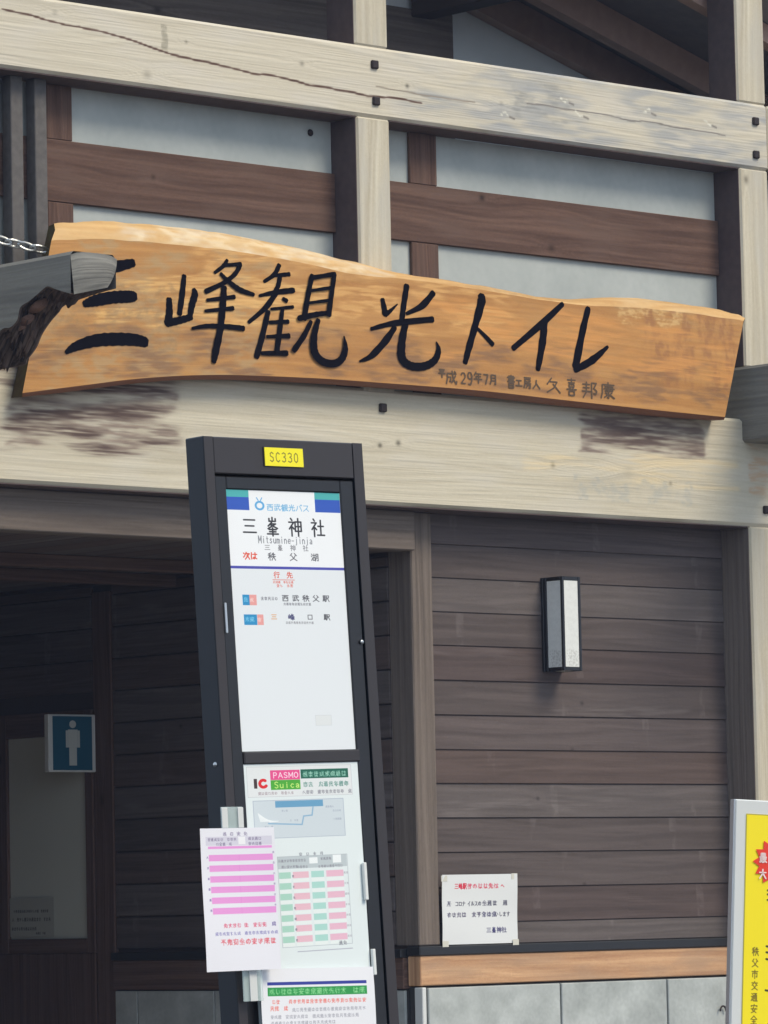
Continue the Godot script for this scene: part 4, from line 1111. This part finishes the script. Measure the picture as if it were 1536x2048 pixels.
func route_sheet() -> Image:
	var w := 504.0
	var img := sheet(504, 1164, Color(0.885, 0.905, 0.915))
	fill(img, 0, 0, w, 0.675 * w, Color(0.93, 0.945, 0.95))
	var teal := Color(0.28, 0.68, 0.68)
	var blue := Color(0.16, 0.33, 0.72)
	for s in [[0.0, 0.195], [0.775, 1.0]]:
		fill(img, s[0] * w, 0, s[1] * w, 0.18 * w, blue)
		fill(img, s[0] * w, 0, s[1] * w, 0.065 * w, teal)
	var sky := Color(0.36, 0.66, 0.86)
	for k in 24:
		var a := Vector2(cos(F * k / 24.0), sin(F * k / 24.0)) * 17.0 + Vector2(0.285 * w, 0.135 * w)
		line(img, a, a, 9.0, sky)
	line(img, Vector2(0.275 * w, 0.09 * w), Vector2(0.262 * w, 0.065 * w), 4.0, sky)
	line(img, Vector2(0.295 * w, 0.09 * w), Vector2(0.308 * w, 0.065 * w), 4.0, sky)
	write(img, "西武観光バス", 0.345 * w, 0.115 * w, Vector2(30, 32), 2, 3.2, Color(0.45, 0.70, 0.86))
	var ink := Color(0.16, 0.16, 0.18)
	var x := 0.125
	for ch in "三峯神社":
		write(img, ch, x * w, 0.235 * w, Vector2(62, 84), 0, 7.0, ink)
		x += 0.2
	write(img, "Mitsumine-jinja", 0.255 * w, 0.40 * w, Vector2(14.5, 36), 1.6, 3.0, Color(0.46, 0.47, 0.50))
	x = 0.305
	for ch in "三峯神社":
		write(img, ch, x * w, 0.478 * w, Vector2(25, 28), 0, 2.6, Color(0.50, 0.50, 0.52))
		x += 0.112
	write(img, "次は", 0.115 * w, 0.55 * w, Vector2(30, 34), 2, 5.0, Color(0.87, 0.32, 0.22))
	x = 0.33
	for ch in "秩父湖":
		write(img, ch, x * w, 0.55 * w, Vector2(34, 36), 0, 4.0, Color(0.38, 0.38, 0.40))
		x += 0.19
	fill(img, 0, 0.675 * w, w, 0.70 * w, Color(0.28, 0.29, 0.66))
	var red := Color(0.85, 0.36, 0.30)
	write(img, "行先", 0.37 * w, 0.72 * w, Vector2(27, 30), 30, 3.4, red)
	line(img, Vector2(0.36 * w, 0.793 * w), Vector2(0.55 * w, 0.793 * w), 2.5, red)
	small_print(img, 0.36 * w, 0.55 * w, 0.802 * w, 12, red)
	small_print(img, 0.39 * w, 0.44 * w, 0.83 * w, 15, red)
	small_print(img, 0.48 * w, 0.53 * w, 0.83 * w, 15, red)
	for row in [[0.93, 0.088, 0.148, 0.21], [1.105, 0.09, 0.205, 0.26]]:
		fill(img, row[1] * w, row[0] * w, row[2] * w, (row[0] + 0.095) * w, Color(0.14, 0.55, 0.76))
		fill(img, row[2] * w, row[0] * w, row[3] * w, (row[0] + 0.095) * w, Color(0.90, 0.62, 0.60))
		small_print(img, (row[1] + 0.008) * w, row[2] * w, (row[0] + 0.02) * w, 22, Color(0.55, 0.82, 0.93))
		small_print(img, row[2] * w, row[3] * w, (row[0] + 0.025) * w, 20, Color(0.97, 0.85, 0.83))
	small_print(img, 0.245 * w, 0.40 * w, 0.945 * w, 16, Color(0.4, 0.4, 0.44))
	x = 0.43
	for ch in "西武秩父駅":
		write(img, ch, x * w, 0.925 * w, Vector2(30, 30), 0, 3.4, Color(0.33, 0.33, 0.36))
		x += 0.09
	small_print(img, 0.44 * w, 0.68 * w, 0.995 * w, 13, Color(0.45, 0.45, 0.48))
	write(img, "三", 0.325 * w, 1.095 * w, Vector2(26, 28), 0, 3.4, Color(0.85, 0.60, 0.35))
	write(img, "峰", 0.475 * w, 1.095 * w, Vector2(28, 28), 0, 3.4, Color(0.25, 0.25, 0.42))
	write(img, "口", 0.64 * w, 1.095 * w, Vector2(28, 28), 0, 3.4, Color(0.40, 0.40, 0.42))
	write(img, "駅", 0.79 * w, 1.095 * w, Vector2(28, 28), 0, 3.4, Color(0.30, 0.30, 0.32))
	small_print(img, 0.45 * w, 0.69 * w, 1.162 * w, 12, Color(0.50, 0.50, 0.52))
	fill(img, 0.66 * w, 2.0 * w, 0.80 * w, 2.09 * w, Color(0.87, 0.885, 0.885))
	frame_line(img, 0.66 * w, 2.0 * w, 0.80 * w, 2.09 * w, 1.5, Color(0.78, 0.80, 0.81))
	return img

func lower_sheet() -> Image:
	var k := 0.622           # one unit of the layout below in texture pixels
	var img := sheet(504, 1536, Color(0.875, 0.91, 0.91))
	fill(img, 18 * k, 20 * k, 760 * k, 235 * k, Color(0.88, 0.895, 0.895))
	frame_line(img, 18 * k, 20 * k, 760 * k, 235 * k, 1.5, Color(0.74, 0.74, 0.76))
	fill(img, 65 * k, 105 * k, 88 * k, 175 * k, Color(0.24, 0.16, 0.16))
	for a in 18:
		var g := 0.7 + a * 0.27
		var p := Vector2(130 + cos(g) * 25.0, 140 + sin(g) * 25.0) * k
		line(img, p, p, 13.0, Color(0.86, 0.10, 0.13))
	fill(img, 182 * k, 48 * k, 392 * k, 118 * k, Color(0.90, 0.30, 0.55))
	write(img, "PASMO", 200 * k, 62 * k, Vector2(20, 26), 3, 3.6, Color(0.98, 0.85, 0.90))
	fill(img, 182 * k, 118 * k, 392 * k, 188 * k, Color(0.28, 0.66, 0.18))
	write(img, "Suica", 205 * k, 128 * k, Vector2(20, 30), 3, 3.6, Color(0.80, 0.94, 0.50))
	fill(img, 398 * k, 46 * k, 740 * k, 112 * k, Color(0.05, 0.37, 0.29))
	small_print(img, 410 * k, 735 * k, 60 * k, 26, Color(0.72, 0.88, 0.80))
	small_print(img, 410 * k, 740 * k, 135 * k, 24, Color(0.28, 0.50, 0.45))
	small_print(img, 90 * k, 340 * k, 198 * k, 15, Color(0.62, 0.55, 0.58))
	small_print(img, 400 * k, 745 * k, 195 * k, 18, Color(0.50, 0.50, 0.54))
	# the route map
	fill(img, 50 * k, 262 * k, 690 * k, 530 * k, Color(0.80, 0.84, 0.86))
	frame_line(img, 50 * k, 262 * k, 690 * k, 530 * k, 2.5, Color(0.66, 0.70, 0.76))
	fill(img, 205 * k, 268 * k, 545 * k, 316 * k, Color(0.40, 0.62, 0.76))
	var way := [Vector2(470, 318), Vector2(460, 375), Vector2(400, 380), Vector2(385, 440), Vector2(150, 425)]
	for i in way.size() - 1:
		line(img, way[i] * k, way[i + 1] * k, 6.0, Color(0.55, 0.70, 0.80))
	for r in [[560, 310], [610, 340], [230, 330], [610, 400], [120, 440], [300, 400]]:
		small_print(img, r[0] * k, (r[0] + 60) * k, r[1] * k, 10, Color(0.62, 0.66, 0.72))
	for a in 26:
		var c := Color(0.93, 0.95, 0.95, 0.8)
		line(img, Vector2(80 + a * 3.2, 350 + a * 2.6) * k, Vector2(95 + a * 5.0, 410) * k, 3.0, c)
	# the timetable
	x_cells(img, k)
	return img

func x_cells(img: Image, k: float) -> void:
	var x := 300.0
	for i in 5:
		small_print(img, x * k, (x + 28) * k, 640 * k, 16, Color(0.45, 0.46, 0.50))
		x += 50.0
	fill(img, 195 * k, 665 * k, 690 * k, 755 * k, Color(0.74, 0.78, 0.79))
	fill(img, 420 * k, 680 * k, 480 * k, 725 * k, Color(0.93, 0.95, 0.95))
	fill(img, 590 * k, 665 * k, 650 * k, 725 * k, Color(0.93, 0.95, 0.95))
	for r in [[200, 390, 685], [500, 580, 680], [220, 330, 728], [330, 420, 732], [480, 650, 735]]:
		small_print(img, r[0] * k, r[1] * k, r[2] * k, 13, Color(0.50, 0.50, 0.54))
	var cols := [[200, 285, Color(0.66, 0.83, 0.76)], [298, 412, Color(0.90, 0.73, 0.78)], [428, 520, Color(0.67, 0.84, 0.80)], [536, 660, Color(0.90, 0.72, 0.79)]]
	for row in 7:
		var y := 778.0 + row * 76.0
		for c in cols:
			fill(img, c[0] * k, y * k, c[1] * k, (y + 46.0) * k, c[2])
			fill(img, c[0] * k, (y + 48.0) * k, c[1] * k, (y + 73.0) * k, Color(0.90, 0.93, 0.92))
		small_print(img, 290 * k, 300 * k, (y + 20.0) * k, 11, Color(0.35, 0.35, 0.42))
		small_print(img, 660 * k, 690 * k, (y + 12.0) * k, 11, Color(0.66, 0.64, 0.68))
	frame_line(img, 195 * k, 665 * k, 692 * k, 1310 * k, 2.0, Color(0.68, 0.71, 0.73))
	small_print(img, 595 * k, 665 * k, 1285 * k, 20, Color(0.45, 0.46, 0.50))
	line(img, Vector2(300 * k, 1345 * k), Vector2(690 * k, 1345 * k), 4.0, Color(0.68, 0.69, 0.74))

func bus_stop_sheets() -> void:
	# the pink timetable clipped over the left edge
	var img := sheet(342, 678, Color(0.90, 0.90, 0.925))
	for i in 5:
		small_print(img, 110 + i * 32, 133 + i * 32, 18, 20, Color(0.50, 0.46, 0.58))
	fill(img, 26, 40, 330, 82, Color(0.83, 0.82, 0.87))
	fill(img, 180, 42, 212, 78, Color(0.93, 0.93, 0.94))
	for r in [[36, 175, 46], [225, 290, 44], [75, 145, 68], [225, 290, 68]]:
		small_print(img, r[0], r[1], r[2], 16, Color(0.48, 0.44, 0.56))
	var pink := Color(0.90, 0.60, 0.84)
	fill(img, 36, 86, 328, 98, pink)
	for i in 6:
		var y := 126 + int(i * 50.5)
		fill(img, 38 + i, y, 330 + i, y + 30, pink)
		small_print(img, 26 + i, 38 + i, y + 6, 12, Color(0.45, 0.35, 0.60))
		small_print(img, 328, 340, y - 12, 11, Color(0.60, 0.55, 0.68))
		line(img, Vector2(180, y), Vector2(180, y + 30), 1.2, Color(0.85, 0.52, 0.80))
	for r in [[90, 170, 452], [185, 280, 452]]:
		small_print(img, r[0], r[1], r[2], 22, Color(0.85, 0.30, 0.42))
	small_print(img, 312, 330, 450, 22, Color(0.35, 0.30, 0.55))
	small_print(img, 48, 340, 492, 18, Color(0.50, 0.48, 0.70))
	var x := 72.0
	for i in 9:
		small_print(img, x, x + 24, 526, 30, Color(0.86, 0.30, 0.35))
		x += 28.5
	var base := bus_frame()
	var H := 2.40
	var o := thing("pink_timetable", "white sheet with a pink-striped timetable clipped over the bus stop's left edge", "timetable")
	o.transform = base * Transform3D(Basis(Vector3.BACK, -0.018) * Basis(Vector3.UP, -0.1), Vector3(-0.084, H - 0.905, 0.004))
	paper("timetable_paper", o, printed(img), Vector2(0, 0), Vector2(0.160, 0.239), 0.008, 0.003, 0.004)
	var sleeve: Material = M.clear
	board("clip", o, sleeve, Vector3(0.055, 0.225, 0.0), Vector3(0.102, 0.275, 0.003), 1, 0.001)
	board("clip_strip", o, M.white_edge, Vector3(0.055, 0.2395, 0.0032), Vector3(0.068, 0.274, 0.0045), 1, 0.0005)
	board("clip_strip", o, M.white_edge, Vector3(0.09, 0.2395, 0.0032), Vector3(0.102, 0.274, 0.0045), 1, 0.0005)
	board("clip", o, sleeve, Vector3(0.085, -0.052, 0.0), Vector3(0.128, 0.004, 0.003), 1, 0.001)
	board("clip_strip", o, M.white_edge, Vector3(0.098, -0.052, 0.0032), Vector3(0.114, -0.001, 0.0045), 1, 0.0005)
	# the white notice over the foot of the timetable
	var im2 := sheet(504, 677, Color(0.90, 0.905, 0.92))
	fill(im2, 32, 60, 472, 74, Color(0.16, 0.20, 0.58))
	fill(im2, 32, 84, 472, 122, Color(0.14, 0.58, 0.27))
	small_print(im2, 40, 462, 89, 28, Color(0.60, 0.86, 0.60))
	for r in [[50, 470, 138, 20], [40, 130, 166, 22]]:
		small_print(im2, r[0], r[1], r[2], r[3], Color(0.90, 0.42, 0.38))
	for r in [[140, 470, 176], [40, 430, 206], [40, 330, 234], [160, 400, 276], [40, 440, 320], [40, 440, 350], [40, 380, 380]]:
		small_print(im2, r[0], r[1], r[2], 18, Color(0.62, 0.62, 0.66))
	var s := thing("white_notice", "white sheet with blue line and green heading over the foot of the bus stop timetable", "notice")
	s.transform = base * Transform3D(Basis(Vector3.BACK, -0.035), Vector3(0.036, H - 1.163, 0.001))
	paper("notice_paper", s, printed(im2), Vector2(0, 0), Vector2(0.276, 0.2575), 0.004, 0.004, 0.012)

# ---------------------------------------------------------------- the yellow signboard
func signboard() -> void:
	var o := thing("yellow_signboard", "white-framed yellow signboard with a red starburst at the right edge", "signboard")
	var p := Vector3(-2.979, 1.6, 4.696)
	var up := Basis(Vector3(0.947, -0.0575, 0.3164), Vector3(0.0545, 0.9983, 0.0182), Vector3(-0.317, 0.0, 0.9485)).orthonormalized()
	o.transform = Transform3D(up, p - up.y * 1.6)
	var T := 1.6
	board("panel", o, M.white_edge, Vector3(-0.052, 0.55, -0.02), Vector3(0.40, T + 0.279, 0.0), 1, 0.003)
	board("panel_edge", o, M.steel, Vector3(-0.0565, 0.55, -0.024), Vector3(-0.0525, T + 0.279, -0.001), 1, 0.001)
	board("leg", o, M.steel, Vector3(-0.04, 0.0, -0.05), Vector3(-0.015, 1.5, -0.025), 1, 0.003)
	board("leg", o, M.steel, Vector3(0.36, 0.0, -0.05), Vector3(0.385, 1.5, -0.025), 1, 0.003)
	board("foot", o, M.steel, Vector3(-0.06, 0.0, -0.3), Vector3(0.41, 0.03, -0.055), 0, 0.003)
	var s := 900.0
	var w := int(0.386 * s)
	var h := int(1.25 * s)
	var img := sheet(w, h, Color(0.97, 0.89, 0.05))
	frame_line(img, 1, 1, w - 2, h - 2, 2.5, Color(0.62, 0.58, 0.20))
	write(img, "秩父市交通安全協", 25, 333, Vector2(19, 22), 6.6, 2.4, Color(0.42, 0.36, 0.02), true)
	for y in [190, 200, 214, 330, 345, 362, 440]:
		line(img, Vector2(66, y), Vector2(73, y + 1), 5.0, Color(0.22, 0.20, 0.04))
	plate("yellow_face", o, printed(img), Vector2(-0.0185, T + 0.24 - 1.25), Vector2(0.3675, T + 0.24), 0.0015, 0.001)
	var st := begin()
	var c := Vector2(0.072, T + 0.108)
	var ring := []
	for k in 24:
		var r := 0.068 if k % 2 == 0 else 0.049
		ring.append(c + Vector2(cos(F * k / 24.0 + PI), sin(F * k / 24.0 + PI)) * r)
	for k in 24:
		flat(st, [c, ring[k], ring[(k + 1) % 24], ring[(k + 1) % 24]], 0.004)
	child("starburst", st, plain(Color(0.90, 0.22, 0.13), 0.5), o)
	for g in [["最", T + 0.133, 0.021], ["大", T + 0.088, 0.021]]:
		var gs := begin()
		for sline in (GLYPHS[g[0]] as String).split(" "):
			var t := PackedStringArray()
			for q in sline.split("-"):
				var v := q.split(",")
				t.append("%f,%f,0.36" % [(0.024 + float(v[0]) / 100.0 * 0.024) * 100.0, (g[1] - float(v[1]) / 100.0 * 0.028) * 100.0])
			for k in t.size() - 1:
				brush(gs, t[k] + " " + t[k + 1], 0.0055)
		child("burst_character", gs, plain(Color(0.95, 0.86, 0.84), 0.5), o)

# ---------------------------------------------------------------- everything
func _ready() -> void:
	var cam := Camera3D.new()
	cam.name = "camera"
	cam.fov = 12.6193
	cam.near = 0.1
	cam.far = 900.0
	cam.transform = Transform3D(Basis(Vector3(0.73570, -0.02113, 0.67698), Vector3(-0.04217, 0.99615, 0.07692), Vector3(-0.67599, -0.08514, 0.73197)).orthonormalized(), Vector3(-12.50588, 1.60000, 13.54150))
	add_child(cam)
	cam.make_current()
	var we := WorldEnvironment.new()
	we.name = "world_environment"
	var env := Environment.new()
	var sky := Sky.new()
	var ps := ProceduralSkyMaterial.new()
	ps.sky_top_color = Color(0.64, 0.71, 0.79)
	ps.sky_horizon_color = Color(0.80, 0.84, 0.90)
	ps.sky_curve = 0.2
	ps.ground_bottom_color = Color(0.30, 0.30, 0.30)
	ps.ground_horizon_color = Color(0.62, 0.65, 0.70)
	ps.sky_energy_multiplier = 0.93
	sky.sky_material = ps
	env.background_mode = Environment.BG_SKY
	env.sky = sky
	env.tonemap_mode = Environment.TONE_MAPPER_LINEAR
	env.tonemap_exposure = 2.15
	env.sdfgi_enabled = true
	env.ssao_enabled = true
	env.ssil_enabled = true
	env.fog_enabled = true
	env.fog_density = 0.0012
	env.fog_light_color = Color(0.72, 0.78, 0.92)
	we.environment = env
	add_child(we)
	var sun := DirectionalLight3D.new()
	sun.name = "sun"
	sun.light_energy = 0.42
	sun.light_color = Color(1.0, 0.955, 0.88)
	sun.light_angular_distance = 24.0
	sun.shadow_enabled = true
	sun.look_at_from_position(Vector3(3.0, 9.0, 7.5), Vector3.ZERO)
	add_child(sun)
	uv_rng.seed = 7
	print_rng.seed = 9
	make_materials()
	var g := begin()
	quad(g, [Vector3(-400, 0, -400), Vector3(400, 0, -400), Vector3(400, 0, 400), Vector3(-400, 0, 400)], [Vector2.ZERO, Vector2.RIGHT, Vector2.ONE, Vector2.DOWN], Vector3.UP)
	setting("ground", g, M.asphalt)
	var pv := begin()
	box(pv, Vector3(-5.2, 0.0, -5.6), Vector3(5.2, 0.12, 6.4), 0.01)  # unseen slab, extended and made paler to bounce light up to the undersides
	setting("bounce_pavement", pv, M.paving)
	building()
	carved_sign()
	chain()
	wall_lamp()
	pictogram()
	notices()
	bus_stop()
	bus_stop_sheets()
	signboard()
